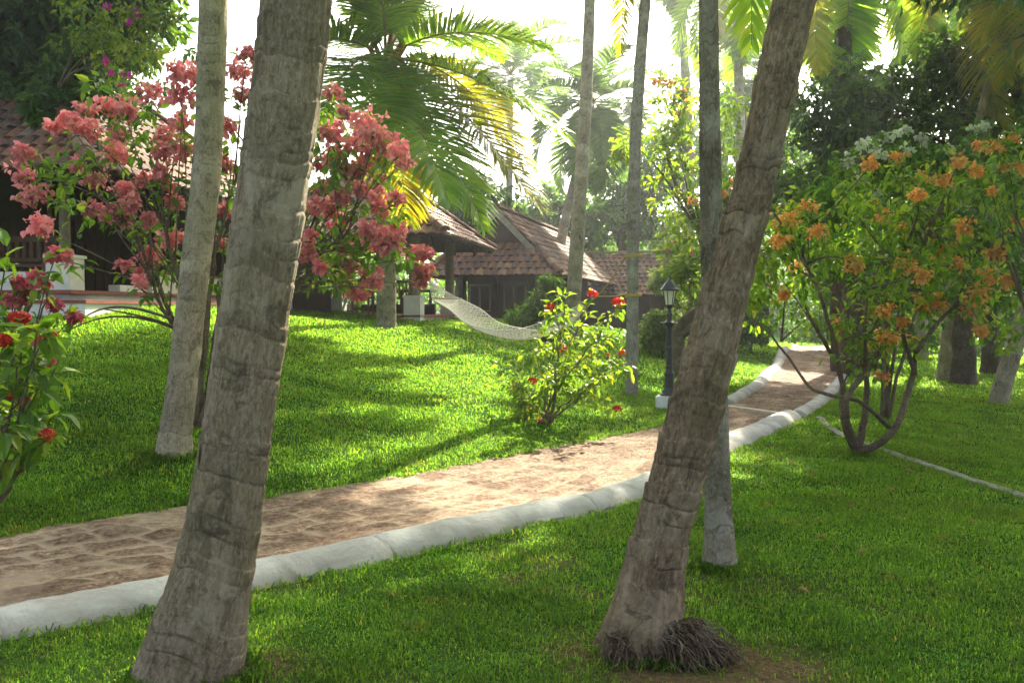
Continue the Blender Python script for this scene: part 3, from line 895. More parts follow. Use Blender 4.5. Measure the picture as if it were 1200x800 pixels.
far_palm('coconut palm high behind the orange flowering tree with fronds hanging into the frame top', G(868, 395, 36), [P(868, 250, 36), P(866, 100, 36), P(862, -30, 36)], [.2, .19, .17, .15], P(862, -40, 36), 308, 20, 4.4, (-1.3, 1.1), ('frond', 'frond', 'frond_yellow'))
t7 = far_palm('thin dark distant trunk showing above the orange flowering tree', G(806, 390, 40), [P(806, 300, 40), P(808, 200, 40), P(804, 100, 40), P(797, 0, 40), P(792, -80, 40)], [.2, .2, .19, .18, .17, .16], P(792, -85, 40), 304, 14, 4.2, (-1.2, 1.2))
t8 = far_palm('palm behind the round leafy tree with fronds hanging down around a brown trunk', G(985, 400, 26), [P(984, 300, 26), P(984, 200, 26), P(986, 100, 26), P(990, 0, 26), P(992, -50, 26)], [.25, .23, .23, .22, .22, .2], P(992, -60, 26), 305, 18, 4.2, (-1.3, 1.2), ('frond', 'frond', 'frond_yellow'), 'bark_tree')
t9 = far_palm('leaning ringed palm trunk in front of the dark trees at the right', G(1106, 425, 23), [P(1128, 280, 22), P(1152, 150, 21), P(1170, 70, 20.5), P(1188, -10, 20), P(1202, -60, 20)], [.19, .185, .18, .175, .17, .165], P(1205, -70, 20), 306, 18, 3.9, (-1.2, 1.1), ('frond', 'frond_yellow', 'frond_yellow'), 'bark_slim', npair=60, width=.045, seg=3)
t10 = far_palm('palm beyond the right side trees with golden fronds hanging into the sky gap', G(1080, 400, 30), [P(1080, 200, 30), P(1078, 50, 30), P(1076, -40, 30)], [.18, .17, .16, .15], P(1076, -45, 30), 307, 16, 3.6, (-1.3, 1.0), ('frond_yellow', 'frond'), 'bark_slim')
b = G(1170, 470, 17.5)
t11 = thing('coconut_palm', 'thin grey trunk leaning out to the right on the deeply shaded lawn', 'palm', b)
trunk_mesh([b - (0, 0, .1), P(1172, 462, 17.5), P(1186, 415, 17.4), P(1204, 355, 17.3), P(1235, 240, 17), P(1270, 100, 16.5), P(1290, -60, 16)], [.16, .155, .15, .145, .14, .13, .12], M['bark_slim'], t11, 41, .05, 24, .14, .005, (.2, .15))
fronds_around(t11, P(1290, -60, 16), 42, 14, 3.4, (-1.2, 1.1), ['frond', 'frond_yellow'], 1.7, Lmax=.7, npair=50)

# ------------------------------------------------------------------ leafy trees and shrubs
def bark_tube(mb, pts, rad, segs=8):
    n0 = mb.n
    tube(mb, pts, rad, segs)
    V = mb.V[-1]
    mb.A.setdefault('buv', []).append(V.copy())
    mb.A.setdefault('scar', []).append(np.zeros(mb.n - n0))

def clump_leaves(mb, centers, radii, nper, L, rng, squash=.75, detail=0, up=.6, W=.45):
    c = np.repeat(centers, nper, 0)
    rr = np.repeat(radii, nper)
    d = nz(rng.normal(0, 1, (len(c), 3)))
    p = c + d * (rr * rng.uniform(.25, 1.0, len(c)) ** .6)[:, None] * np.array([1, 1, squash])
    dirv = d * .7 + rng.normal(0, .55, (len(c), 3)) + np.array([0, 0, -.45])
    nrm = rng.normal(0, .5, (len(c), 3)) + np.array([0, 0, up])
    Ls = L * rng.uniform(.65, 1.25, len(c))
    leaves(mb, p, dirv, nrm, Ls, Ls * W, detail, .2)

def crown_points(lobes, per, rng):
    cs, rs = [], []
    for (px, py, d, rp) in lobes:
        c = P(px, py, d); r = rp * d / F
        m = max(6, int(per * 1.7 * (r ** 1.6)))
        dd = nz(rng.normal(0, 1, (m, 3)))
        rad = r * rng.uniform(.35, 1.0, m) ** .55
        cs.append(c + dd * rad[:, None] * np.array([1, 1, .85]))
        rs.append(r * rng.uniform(.16, .34, m) + .10)
    return np.concatenate(cs), np.concatenate(rs)

def tree(name, label, cat, base, trunk_pts, rad, lobes, mat='dark_leaf', per=16, nper=42, L=.17, seed=1, bark='bark_tree', limbs=26, group=None, W=.45, detail=0):
    rng = np.random.default_rng(seed)
    t = thing(name, label, cat, base, group)
    mb = MB()
    tp = catmull([np.asarray(base) - (0, 0, .25)] + trunk_pts, 26)
    tp = tp + (rng.normal(0, .02, tp.shape) * np.array([1, 1, 0]))
    bark_tube(mb, tp, np.linspace(rad, rad * .45, 26) * (1 + .5 * np.exp(-np.linspace(0, 8, 26))), 12)
    cs, rs = crown_points(lobes, per, rng)
    sel = rng.choice(len(cs), min(limbs, len(cs)), replace=False) if limbs else []
    for k in sel:
        s0 = tp[int(rng.integers(12, 26))]
        e = cs[k]
        m_ = (s0 + e) / 2 + np.array([0, 0, .12 * np.linalg.norm(e - s0)]) + rng.normal(0, .12, 3)
        bark_tube(mb, bez(s0, m_, e, 9), np.linspace(rad * .30, .012, 9), 6)
    mb.build('trunk', M[bark], t, smooth=True)
    mb = MB()
    clump_leaves(mb, cs, rs * 1.1, int(nper * 1.15), L * 1.2, rng, W=W * 1.1, detail=detail)
    mb.build('crown', M[mat], t)
    return t

tree('mango_tree', 'large dark evergreen tree hanging over the tiled house roof', 'tree', G(-160, 380, 19), [P(-140, 250, 19), P(-90, 120, 19), P(-20, 20, 19)], .38,
     [(20, 10, 18, 75), (90, -10, 18.5, 75), (160, 5, 19, 55), (20, 95, 17.5, 45), (95, 85, 17, 42), (-60, 60, 18, 100), (150, 75, 18.5, 40), (40, -90, 18, 110), (150, -70, 19, 70), (60, 125, 16.4, 28), (125, 112, 16.6, 24), (330, -150, 17, 120), (480, -130, 19, 110), (400, -140, 19, 120), (230, -120, 17, 90), (450, -230, 16, 120), (480, -160, 20, 110), (415, -160, 21, 110), (350, -190, 20, 120)], 'dark_leaf', 15, 46, .19, 11, limbs=40)  # boughs above the frame on the right are added to shade the left lawn
tree('broadleaf_tree', 'shaded tree crown behind the lush low palm, left of the cottage gable', 'tree', G(540, 390, 36), [P(540, 320, 36), P(540, 260, 36)], .25,
     [(530, 265, 36, 42), (565, 240, 36, 38), (505, 230, 37, 45), (590, 270, 38, 30)], 'dark_leaf', 10, 40, .24, 12)
tree('broadleaf_tree', 'hazy leafy tree rising right behind the cottage ridge', 'tree', G(640, 392, 46), [P(640, 330, 46), P(645, 280, 46)], .3,
     [(630, 262, 46, 34), (660, 280, 46, 30), (690, 262, 46, 38), (650, 235, 47, 24)], 'mid_leaf', 8, 40, .28, 13)
tree('broadleaf_tree', 'hazy broad tree behind the long low roof with trunk showing through', 'tree', G(735, 392, 48), [P(735, 320, 48), P(722, 270, 48), P(715, 240, 48)], .28,
     [(725, 235, 48, 44), (765, 225, 48, 46), (775, 270, 47, 34), (720, 270, 49, 26), (800, 180, 48, 40), (745, 195, 49, 28)], 'mid_leaf', 7, 40, .28, 14)
tree('broadleaf_tree', 'tall airy tree filling the gap between the straight slim trunk and the leaning one', 'tree', G(880, 395, 42), [P(880, 300, 42), P(875, 200, 42), P(870, 120, 42)], .3,
     [(860, 190, 42, 45), (900, 230, 42, 50), (880, 130, 43, 38), (850, 260, 42, 36), (920, 150, 42, 40), (905, 60, 43, 30)], 'mid_leaf', 8, 38, .26, 15)
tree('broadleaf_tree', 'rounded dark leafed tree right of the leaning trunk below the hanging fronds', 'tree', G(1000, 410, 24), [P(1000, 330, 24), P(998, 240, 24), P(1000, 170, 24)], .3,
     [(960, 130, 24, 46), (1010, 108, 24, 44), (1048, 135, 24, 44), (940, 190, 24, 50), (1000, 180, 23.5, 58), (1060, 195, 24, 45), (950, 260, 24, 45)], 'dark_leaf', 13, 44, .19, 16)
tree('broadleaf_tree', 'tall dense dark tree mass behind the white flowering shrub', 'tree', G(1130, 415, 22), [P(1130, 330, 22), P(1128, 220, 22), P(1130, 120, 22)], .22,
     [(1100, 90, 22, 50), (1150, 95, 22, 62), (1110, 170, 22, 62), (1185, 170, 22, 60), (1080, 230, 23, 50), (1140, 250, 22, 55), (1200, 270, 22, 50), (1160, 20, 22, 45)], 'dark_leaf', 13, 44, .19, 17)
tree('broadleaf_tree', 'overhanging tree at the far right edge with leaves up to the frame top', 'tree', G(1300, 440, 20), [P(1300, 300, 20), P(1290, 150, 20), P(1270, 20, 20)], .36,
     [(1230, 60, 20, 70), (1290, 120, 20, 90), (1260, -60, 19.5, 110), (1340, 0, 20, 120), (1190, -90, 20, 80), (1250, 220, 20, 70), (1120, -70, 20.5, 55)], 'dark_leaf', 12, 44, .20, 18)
tree('added_shade_tree', 'mostly unseen shade tree added to darken the right lawn from beyond the right edge', 'tree', G(1460, 470, 15), [P(1450, 250, 15), P(1420, 0, 15), P(1340, -220, 15)], .3,
     [(1120, -110, 18, 110), (1010, -150, 17, 100), (1180, -200, 16, 130), (1060, -270, 15, 130), (1110, -150, 16.5, 120), (1000, -200, 16, 110), (1290, -180, 16, 150), (1200, -350, 14, 150), (1080, -330, 14, 140), (960, -260, 15, 100), (1230, 40, 15, 26), (1262, 120, 15, 50), (1440, -100, 9, 200), (1620, -50, 8, 240), (1380, -380, 9, 200)], 'dark_leaf', 13, 44, .2, 25, limbs=30)  # added tree, mostly out of view, blocks sun and sky over the right lawn
tree('broadleaf_tree', 'spreading tree added to shade the far end of the path from behind the orange shrub', 'tree', G(1012, 404, 45), [P(1012, 340, 45), P(1005, 280, 44)], .25,
     [(980, 290, 39, 55), (1020, 270, 40, 60), (962, 240, 38, 50), (1000, 320, 40, 45), (1045, 310, 42, 45), (990, 230, 35, 58), (1015, 215, 33, 50), (975, 270, 34, 50), (960, 200, 36, 50)], 'mid_leaf', 9, 42, .26, 26)  # added crown, mostly hidden, keeps sun off the far path
# trunks and undergrowth in the deep shade at the right
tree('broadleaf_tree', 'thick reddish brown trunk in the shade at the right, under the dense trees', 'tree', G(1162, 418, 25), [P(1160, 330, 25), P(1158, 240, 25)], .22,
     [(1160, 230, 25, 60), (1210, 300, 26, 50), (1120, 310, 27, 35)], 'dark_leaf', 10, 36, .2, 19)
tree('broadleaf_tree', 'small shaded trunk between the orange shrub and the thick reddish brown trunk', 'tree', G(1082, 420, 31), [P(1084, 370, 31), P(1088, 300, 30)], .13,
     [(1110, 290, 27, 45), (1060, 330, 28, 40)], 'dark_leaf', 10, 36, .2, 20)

# gnarled orange flowered tree right of the lamp
def flower(parent, c, r, mat, seed, n=46, L=.06, W=.8, hang=.5):
    rng = np.random.default_rng(seed)
    sub = rng.normal(0, .30, (max(3, n // 9), 3)) * r * np.array([1, 1, .7])
    k = rng.integers(len(sub), size=n)
    d = nz(rng.normal(0, 1, (n, 3)) + np.array([0, 0, .35]))
    p = c + sub[k] + d * (r * .34) * rng.uniform(.4, 1, n)[:, None]
    Ls = L * rng.uniform(.75, 1.25, n)
    mb = MB()
    leaves(mb, p, d + np.array([0, 0, -hang]) + rng.normal(0, .25, (n, 3)), d + rng.normal(0, .3, (n, 3)), Ls, Ls * W, 1, .25, .15)
    return mb.build('flower_cluster', M[mat], parent)

def ixora(parent, c, r, seed, mat='red', n=70):
    rng = np.random.default_rng(seed)
    d = nz(rng.normal(0, 1, (n, 3)) + np.array([0, 0, .6]))
    p = c + d * r * np.array([1, 1, .7]) * rng.uniform(.75, 1, (n, 1))
    nr = d
    tg = nz(np.cross(d, rng.normal(0, 1, (n, 3))))
    mb = MB()
    for q in range(4):
        a = q * math.pi / 2
        dv = tg * math.cos(a) + np.cross(nr, tg) * math.sin(a)
        leaves(mb, p, dv + nr * .2, nr, r * .34, r * .26, 0, .1, .05)
    return mb.build('flower_cluster', M[mat], parent)

def shrub_stems(mb, root, tips, rng, nmain, rad, rise=.5):
    """main stems to groups of tips, twigs to each tip; returns the twig curves"""
    tips = np.asarray(tips)
    cen = tips[rng.choice(len(tips), nmain, replace=False)]
    for _ in range(8):
        lab = ((tips[:, None] - cen[None]) ** 2).sum(-1).argmin(1)
        cen = np.array([tips[lab == k].mean(0) if (lab == k).any() else cen[k] for k in range(nmain)])
    twigs = []
    for k in range(nmain):
        if not (lab == k).any(): continue
        e = root + (cen[k] - root) * .86
        m_ = root + (e - root) * .5 + np.array([0, 0, rise * .25 * np.linalg.norm(e - root)]) - (e - root) * np.array([.18, .18, 0])
        cur = bez(root + rng.normal(0, .04, 3) * np.array([1, 1, 0]), m_, e, 22)
        wob = np.cumsum(rng.normal(0, .012, cur.shape), 0); wob -= np.linspace(0, 1, 22)[:, None] * wob[-1]
        cur = cur + wob * np.minimum(1, np.linspace(0, 3, 22))[:, None]
        bark_tube(mb, cur, np.linspace(rad, rad * .30, 22), 8)
        for q in np.where(lab == k)[0]:
            s0 = cur[int(rng.integers(9, 22))]
            e2 = tips[q]
            m2 = (s0 + e2) / 2 + np.array([0, 0, .10 * np.linalg.norm(e2 - s0)]) + rng.normal(0, .05, 3)
            tw = bez(s0, m2, e2, 12)
            bark_tube(mb, tw, np.linspace(rad * .28, .004, 12), 5)
            twigs.append(tw)
    return twigs

def twig_leaves(mb, twigs, rng, n, L, spread=.06, start=.45, detail=1, W=.5, droop=.35):
    ps, ds = [], []
    for tw in twigs:
        u = rng.uniform(start, 1.0, n)
        idx = u * (len(tw) - 1)
        p = np.stack([np.interp(idx, np.arange(len(tw)), tw[:, k]) for k in range(3)], -1)
        tg = nz(tw[-1] - tw[-3])
        d = nz(rng.normal(0, 1, (n, 3)) + tg * .7 + np.array([0, 0, .1]))
        ps.append(p + d * spread * rng.uniform(0, 1, (n, 1))); ds.append(d)
    p, d = np.concatenate(ps), np.concatenate(ds)
    Ls = L * rng.uniform(.6, 1.2, len(p))
    leaves(mb, p, d + np.array([0, 0, -droop]), rng.normal(0, .35, p.shape) + np.array([0, 0, 1.0]), Ls, Ls * W, detail, .22)

# pink mussaenda: clusters where the photo has them
pink = [(175,111,20),(212,113,17),(127,125,18),(148,127,14),(101,127,11),(81,138,11),(64,147,10),(105,149,14),(135,157,17),(135,179,17),(27,182,15),(27,206,16),(34,226,20),(47,262,17),(194,160,16),(194,179,16),(209,143,11),(216,174,10),(216,88,17),(226,84,14),(277,81,18),(289,64,11),(285,111,10),(267,149,10),(108,211,14),(89,194,9),(147,223,14),(152,238,13),(133,250,14),(149,256,12),(111,245,14),(169,209,9),(196,214,10),(187,201,8),(209,235,10),(176,260,8),(263,248,8),(263,189,9),(169,313,15),(179,296,11),(165,331,8),(145,311,6),(203,280,14),(73,297,9),(255,284,10),(175,256,6),
        (391,106,11),(404,132,9),(389,153,16),(428,142,16),(439,153,17),(452,166,17),(469,174,15),(471,189,11),(421,161,18),(411,170,18),(434,174,18),(389,181,15),(396,192,14),(428,192,18),(417,200,14),(377,219,14),(443,211,9),(400,232,11),(421,222,8),(441,232,15),(445,247,12),(464,232,9),(385,245,9),(372,243,10),(372,192,11),(428,266,16),(441,277,15),(434,284,12),(467,271,15),(451,290,13),(464,282,11),(396,262,12),(409,290,9),(362,279,9),(362,297,10),(411,309,14),(404,327,8),(437,320,12),(439,331,9),(422,342,11),(484,296,12),(496,297,9),(494,314,9),(494,329,12),(374,314,7)]
rng = np.random.default_rng(31)
root = G(238, 472, 9.6)
t = thing('mussaenda_shrub', 'tall spreading shrub covered in big clusters of pink bracts behind the two left trunks', 'shrub', root)
tips, fl = [], []
for k, (px, py, rp) in enumerate(pink):
    d = 9.6 + rng.uniform(-.7, .7)
    c = P(px, py, d); tips.append(c - np.array([0, 0, .06])); fl.append((c, rp * d / F, k))
mb = MB()
tw = shrub_stems(mb, root - (0, 0, .05), tips, rng, 6, .032, 1.1)
for a_, b_, c_ in [((235, 400), (150, 350), (85, 385)), ((232, 395), (190, 372), (120, 362)), ((237, 430), (243, 380), (236, 300)), ((200, 374), (130, 345), (95, 375))]:
    bark_tube(mb, bez(P(*a_, 9.5), P(*b_, 9.3), P(*c_, 9.2), 14), np.linspace(.016, .006, 14), 6)
mb.build('branches', M['bark_shrub'], t, smooth=True)
mb = MB()
twig_leaves(mb, tw, rng, 9, .115, .12, .6)
ex = [P(px, py, 9.6 + rng.uniform(-.8, .9)) for px, py in [(90,200),(70,215),(80,235),(95,250),(60,195),(45,190),(110,180),(150,140),(165,150),(160,165),(170,175),(180,130),(230,130),(240,160),(250,200),(225,215),(205,255),(195,275),(160,275),(185,320),(195,330),(210,310),(270,220),(262,270),(250,330),(380,130),(380,165),(400,180),(380,210),(400,215),(410,245),(385,270),(380,290),(400,290),(415,280),(400,310),(380,320),(395,335),(455,210),(460,250),(455,265),(445,300),(470,300),(430,300),(415,335),(365,250),(370,150),(150,105),(120,100),(190,100),(130,110),(365,330),(450,190),(215,60),(250,110)]]
clump_leaves(mb, np.array(ex), rng.uniform(.10, .2, len(ex)), 18, .11, rng, detail=1)
mb.build('leaves', M['mussaenda_leaf'], t)
for c, r, k in fl: flower(t, c, r * 1.2, 'pink', 900 + k, int(46 + r * 380), .064)

# small dusky pink shrub at the left edge and the red ixora in front of it
rng = np.random.default_rng(32)
root = G(-10, 575, 7.0)
t = thing('mussaenda_shrub', 'low shrub of dusky pink bracts at the left edge, below the white corner pier', 'shrub', root)
lst = [(40,325,11),(33,340,13),(15,352,13),(66,297,9),(38,388,14),(52,422,12),(66,355,12),(87,371,7),(5,360,12),(55,330,9),(20,330,9),(45,405,10)]
tips = [P(px, py, 6.9 + rng.uniform(-.3, .3)) for px, py, _ in lst]
mb = MB(); tw = shrub_stems(mb, root, tips, rng, 4, .018, .6); mb.build('branches', M['bark_shrub'], t, smooth=True)
mb = MB(); twig_leaves(mb, tw, rng, 12, .12, .10, .5); mb.build('leaves', M['mussaenda_leaf'], t)
for k, (c, l) in enumerate(zip(tips, lst)): flower(t, c, l[2] * 6.9 / F, 'dusky_pink', 1200 + k, 40, .055)
rng = np.random.default_rng(33)
root = G(-30, 640, 5.6)
t = thing('ixora_shrub', 'leafy shrub with red flower heads cut off by the left edge of the lawn', 'shrub', root)
lst = [(23,381,14),(56,402,12),(23,527,11),(56,516,10),(31,478,10),(3,406,12),(14,470,9),(40,440,9),(48,448,0),(62,480,0),(20,430,0),(45,375,0),(60,388,0),(35,500,0),(10,500,0),(-20,350,0),(-30,420,0),(-30,500,0),(5,540,0),(10,290,0),(70,420,0)]
tips = [P(px, py, 5.5 + rng.uniform(-.35, .35)) for px, py, _ in lst]
mb = MB(); tw = shrub_stems(mb, root, tips, rng, 6, .016, .6); mb.build('branches', M['bark_shrub'], t, smooth=True)
mb = MB(); twig_leaves(mb, tw, rng, 15, .15, .05, .5, W=.42); mb.build('leaves', M['mussaenda_leaf'], t)
for k, (c, l) in enumerate(zip(tips, lst)):
    if l[2]: ixora(t, c + (0, 0, .03), l[2] * 5.5 / F, 1300 + k)

# sunlit bush in the middle of the lawn
rng = np.random.default_rng(34)
root = G(640, 500, 12.2)
t = thing('ixora_shrub', 'sunlit yellow green bush with small red flowers alone on the lawn', 'shrub', root)
lst = [(644,361,6),(694,346,7),(725,356,8),(658,411,7),(624,448,6),(606,455,6),(695,458,6),(723,481,6),(632,495,5),(621,481,4),(712,418,4),(729,415,5),(690,420,4),(580,425,0),(600,430,0),(615,415,0),(640,385,0),(650,395,0),(665,370,0),(675,385,0),(690,370,0),(700,385,0),(670,400,0),(710,395,0),(730,385,0),(700,430,0),(715,435,0),(680,440,0),(650,430,0),(640,445,0),(610,475,0),(690,470,0),(660,455,0),(630,465,0),(665,430,0),(735,430,0),(618,498,0),(660,345,0),(635,405,0),(590,445,0)]
tips = [P(px, py, 12.2 + rng.uniform(-.5, .5)) for px, py, _ in lst]
mb = MB(); tw = shrub_stems(mb, root, tips, rng, 8, .016, .3); mb.build('branches', M['bark_shrub'], t, smooth=True)
mb = MB(); twig_leaves(mb, tw, rng, 28, .12, .10, .25, W=.45); mb.build('leaves', M['light_leaf'], t)
for k, (c, l) in enumerate(zip(tips, lst)):
    if l[2]: ixora(t, c + (0, 0, .02), l[2] * 12.2 / F, 1400 + k, 'red', 50)

# orange mussaenda at the right with bare crooked stems
rng = np.random.default_rng(35)
root = root3 = G(1003, 532, 10.6)
t = thing('mussaenda_shrub', 'spreading shrub with crooked bare stems and orange bracts on the right lawn', 'shrub', root)
lst = [(1123,190,9),(1106,213,10),(1079,211,9),(1052,184,7),(1021,193,8),(1074,228,7),(922,256,14),(1032,254,12),(1062,270,11),(1097,276,13),(1111,283,11),(1001,311,9),(936,313,9),(1060,311,15),(1076,324,11),(1132,267,10),(1167,298,11),(1085,358,17),(1097,357,10),(1038,364,10),(1019,366,8),(1146,344,12),(1139,364,13),(1056,377,6),(1016,405,11),(1041,399,10),(1065,399,10),(1034,392,7),(1032,440,6),(957,272,9),(1185,263,9),(914,283,8),(981,381,6),(1163,322,11),(1181,327,9),(945,245,8),(1100,300,9),(1125,310,8),(920,345,6),(1150,385,8)]
tips, fl = [], []
for k, (px, py, rp) in enumerate(lst):
    d = 10.6 + rng.uniform(-.9, .9); c = P(px, py, d); tips.append(c); fl.append((c, rp * d / F))
mb = MB()
stems = [[(1003, 532), (1046, 505), (1070, 440), (1085, 400), (1130, 350), (1190, 300)], [(1003, 530), (988, 490), (985, 440), (962, 395), (940, 350)], [(1005, 530), (1010, 470), (1008, 400), (1012, 330)],
         [(1003, 528), (990, 470), (1030, 410), (1040, 350), (1060, 290)], [(1046, 503), (1010, 470), (955, 455), (930, 420), (905, 385)], [(985, 440), (975, 380), (950, 320), (925, 280)], [(1072, 440), (1060, 380), (1075, 310), (1100, 250)]]
for q, s_ in enumerate(stems):
    pts = catmull([P(x, y, 10.6 + (0 if k == 0 else rng.uniform(-.35, .35))) for k, (x, y) in enumerate(s_)], 34)
    pts = pts + np.cumsum(rng.normal(0, .005, pts.shape), 0)
    bark_tube(mb, pts, np.linspace(.044 if q < 4 else .026, .010, 34), 9)
twigs = []
st_pts = np.concatenate([catmull([P(x, y, 10.6) for x, y in s_], 20)[8:] for s_ in stems])
for c in tips:
    s0 = st_pts[np.argsort(np.linalg.norm(st_pts - c, axis=1))[int(rng.integers(0, 6))]]
    cur = bez(s0, (s0 + c) / 2 + rng.normal(0, .10, 3) + (0, 0, .06), c, 12)
    bark_tube(mb, cur, np.linspace(.016, .005, 12), 5); twigs.append(cur)
for _ in range(26):
    s0 = st_pts[int(rng.integers(len(st_pts)))]; e = s0 + np.array([rng.uniform(-.7, .7), rng.uniform(-.6, .6), rng.uniform(-.1, .8)])
    cur = bez(s0, (s0 + e) / 2 + rng.normal(0, .1, 3), e, 9); bark_tube(mb, cur, np.linspace(.012, .004, 9), 5); twigs.append(cur)
mb.build('branches', M['bark_shrub'], t, smooth=True)
mb = MB()
twig_leaves(mb, twigs, rng, 20, .105, .16, .4)
cs, rs = crown_points([(930, 290, 10.8, 45), (1000, 270, 10.8, 55), (1070, 260, 10.8, 55), (1130, 250, 10.8, 45), (960, 350, 10.6, 40), (1040, 330, 10.6, 50), (1110, 320, 10.6, 45), (900, 320, 10.8, 30), (1170, 340, 10.8, 35), (1090, 215, 11, 40), (1030, 215, 11.2, 35), (890, 360, 10.6, 24), (900, 260, 11, 30), (905, 300, 10.4, 26), (1190, 260, 10.8, 30), (1180, 390, 10.6, 22)], 28, rng)
clump_leaves(mb, cs, rs * .9, 17, .10, rng, detail=1)
mb.build('leaves', M['fresh_leaf'], t)
for k, (c, r) in enumerate(fl): flower(t, c, r * 1.6, 'orange', 1500 + k, int(60 + r * 340), .046)

# white flowered shrub behind it
rng = np.random.default_rng(36)
root = G(1040, 440, 14.5)
t = thing('mussaenda_shrub', 'shrub with white bract clusters standing behind the orange flowered one', 'shrub', root)
lst = [(1015,166,11),(1004,175,10),(1034,161,9),(1051,157,8),(1065,153,6),(1022,175,8),(1081,159,7),(1083,170,7),(1063,177,8),(1033,179,6),(1144,150,7),(1156,148,8),(1009,211,8),(1020,226,9),(1028,229,7),(1112,175,5),(1130,243,7),(1142,243,7),(995,190,7),(1050,240,5)]
tips = [P(px, py, 14.3 + rng.uniform(-.6, .6)) for px, py, _ in lst]
mb = MB(); tw = shrub_stems(mb, root, tips, rng, 6, .03, .4); mb.build('branches', M['bark_shrub'], t, smooth=True)
mb = MB(); twig_leaves(mb, tw, rng, 24, .13, .2, .4, 0)
cs, rs = crown_points([(1010, 215, 14.5, 45), (1060, 205, 14.5, 45), (1110, 210, 14.5, 45), (1150, 190, 14.6, 35), (970, 240, 14.8, 35), (1040, 270, 14.8, 50), (1100, 280, 14.8, 50), (980, 300, 14.8, 40), (1150, 270, 14.8, 45), (1190, 330, 15, 40), (1080, 340, 15, 40)], 34, rng)
clump_leaves(mb, cs, rs * .9, 26, .14, rng)
mb.build('leaves', M['mid_leaf'], t)
for k, (c, l) in enumerate(zip(tips, lst)): flower(t, c, l[2] * 14.3 / F * 1.1, 'white_flower', 1600 + k, 40, .065)

# orange flowers at the far right edge
rng = np.random.default_rng(37)
root = G(1240, 520, 10.4)
t = thing('mussaenda_shrub', 'shrub with bright orange clusters reaching in at the right edge above head height', 'shrub', root)
lst = [(1144,172,9),(1157,172,9),(1171,170,9),(1190,163,9),(1142,197,9),(1146,204,8),(1189,193,9),(1198,197,8),(1162,226,7),(1175,197,7),(1215,180,10),(1220,220,10),(1240,170,10)]
tips = [P(px, py, 9.6 + rng.uniform(-.5, .5)) for px, py, _ in lst]
mb = MB(); tw = shrub_stems(mb, root, tips, rng, 4, .03, .4); mb.build('branches', M['bark_shrub'], t, smooth=True)
mb = MB(); twig_leaves(mb, tw, rng, 30, .12, .14, .5); mb.build('leaves', M['mussaenda_leaf'], t)
for k, (c, l) in enumerate(zip(tips, lst)): flower(t, c, l[2] * 9.6 / F * 1.1, 'orange', 1700 + k, 44, .045)

# gnarled tree with curved limbs and orange flowers between lamp and palms
rng = np.random.default_rng(38)
root = G(793, 417, 20.5)
t = thing('mussaenda_tree', 'sunlit tree with gnarled curving limbs and sparse orange flowers beside the lamp', 'tree', root)
mb = MB()
bark_tube(mb, catmull([root - (0, 0, .1), P(795, 395, 20.5), P(803, 376, 20.5), P(822, 362, 20.4), P(838, 350, 20.3), P(856, 300, 20), P(850, 230, 20)], 30), np.linspace(.15, .06, 30), 10)
bark_tube(mb, catmull([P(797, 392, 20.5), P(812, 385, 20.3), P(835, 374, 20.2), P(870, 350, 20), P(885, 310, 20)], 24), np.linspace(.10, .05, 24), 10)
bark_tube(mb, catmull([P(838, 350, 20.3), P(815, 260, 20), P(790, 210, 20), P(778, 160, 20)], 24), np.linspace(.06, .03, 24), 8)
lst = [(770,95,7),(785,98,8),(793,113,8),(800,108,6),(797,130,7),(728,160,0),(733,165,6),(725,178,7),(855,265,6),(848,250,6),(846,228,5),(812,235,5),(855,215,5),(940,60,0),(905,120,0),(800,320,7),(812,330,0),(790,330,0),(830,300,0),(800,280,0),(780,300,0),(845,170,0),(850,140,0),(780,180,0),(790,150,0),(810,200,0)]
tips = [P(px, py, 20 + rng.uniform(-1, 1)) for px, py, _ in lst]
tw = shrub_stems(mb, P(838, 350, 20.3), tips, rng, 6, .05, .3)
mb.build('trunk', M['bark_shrub'], t, smooth=True)
mb = MB()
twig_leaves(mb, tw, rng, 26, .2, .35, .4, 0)
cs, rs = crown_points([(780, 110, 20.5, 28), (800, 165, 20, 34), (790, 215, 20, 34), (850, 120, 20, 30), (850, 185, 20, 34), (840, 240, 20, 34), (805, 265, 20, 32), (820, 300, 19.8, 28), (790, 320, 19.6, 20), (865, 300, 20, 34), (890, 340, 20, 28), (735, 175, 20, 16)], 13, rng)
clump_leaves(mb, cs, rs, 15, .2, rng)
mb.build('crown', M['light_leaf'], t)
for k, (c, l) in enumerate(zip(tips, lst)):
    if l[2]: flower(t, c, l[2] * 20 / F * 1.2, 'orange', 1800 + k, 36, .08)

def bush(label, base, lobes, mat, seed, per=30, nper=26, L=.12, cat='shrub', name='garden_shrub', group=None, W=.45):
    rng = np.random.default_rng(seed)
    t = thing(name, label, cat, base, group)
    cs, rs = crown_points(lobes, per, rng)
    mb = MB(); shrub_stems(mb, np.asarray(base, float), cs[rng.choice(len(cs), min(14, len(cs)), replace=False)], rng, 4, .02, .2)
    mb.build('branches', M['bark_shrub'], t, smooth=True)
    mb = MB(); clump_leaves(mb, cs, rs * .8, nper, L, rng, W=W); mb.build('leaves', M[mat], t)
    return t
bush('rounded green shrub in front of the cottage wall, just behind the hammock', G(632, 396, 23), [(615, 372, 23, 20), (640, 362, 23, 24), (650, 380, 23, 18), (632, 388, 23, 20), (652, 335, 23, 12), (640, 330, 23, 8)], 'mid_leaf', 51, 60, 30, .13)
t = bush('pale leafed shrub with a few pink blooms below the long low roof', G(800, 400, 27), [(795, 290, 27, 24), (815, 310, 27, 22), (780, 325, 27, 20), (805, 345, 27, 24), (830, 340, 27, 20)], 'pale_leaf', 52, 40, 30, .15)
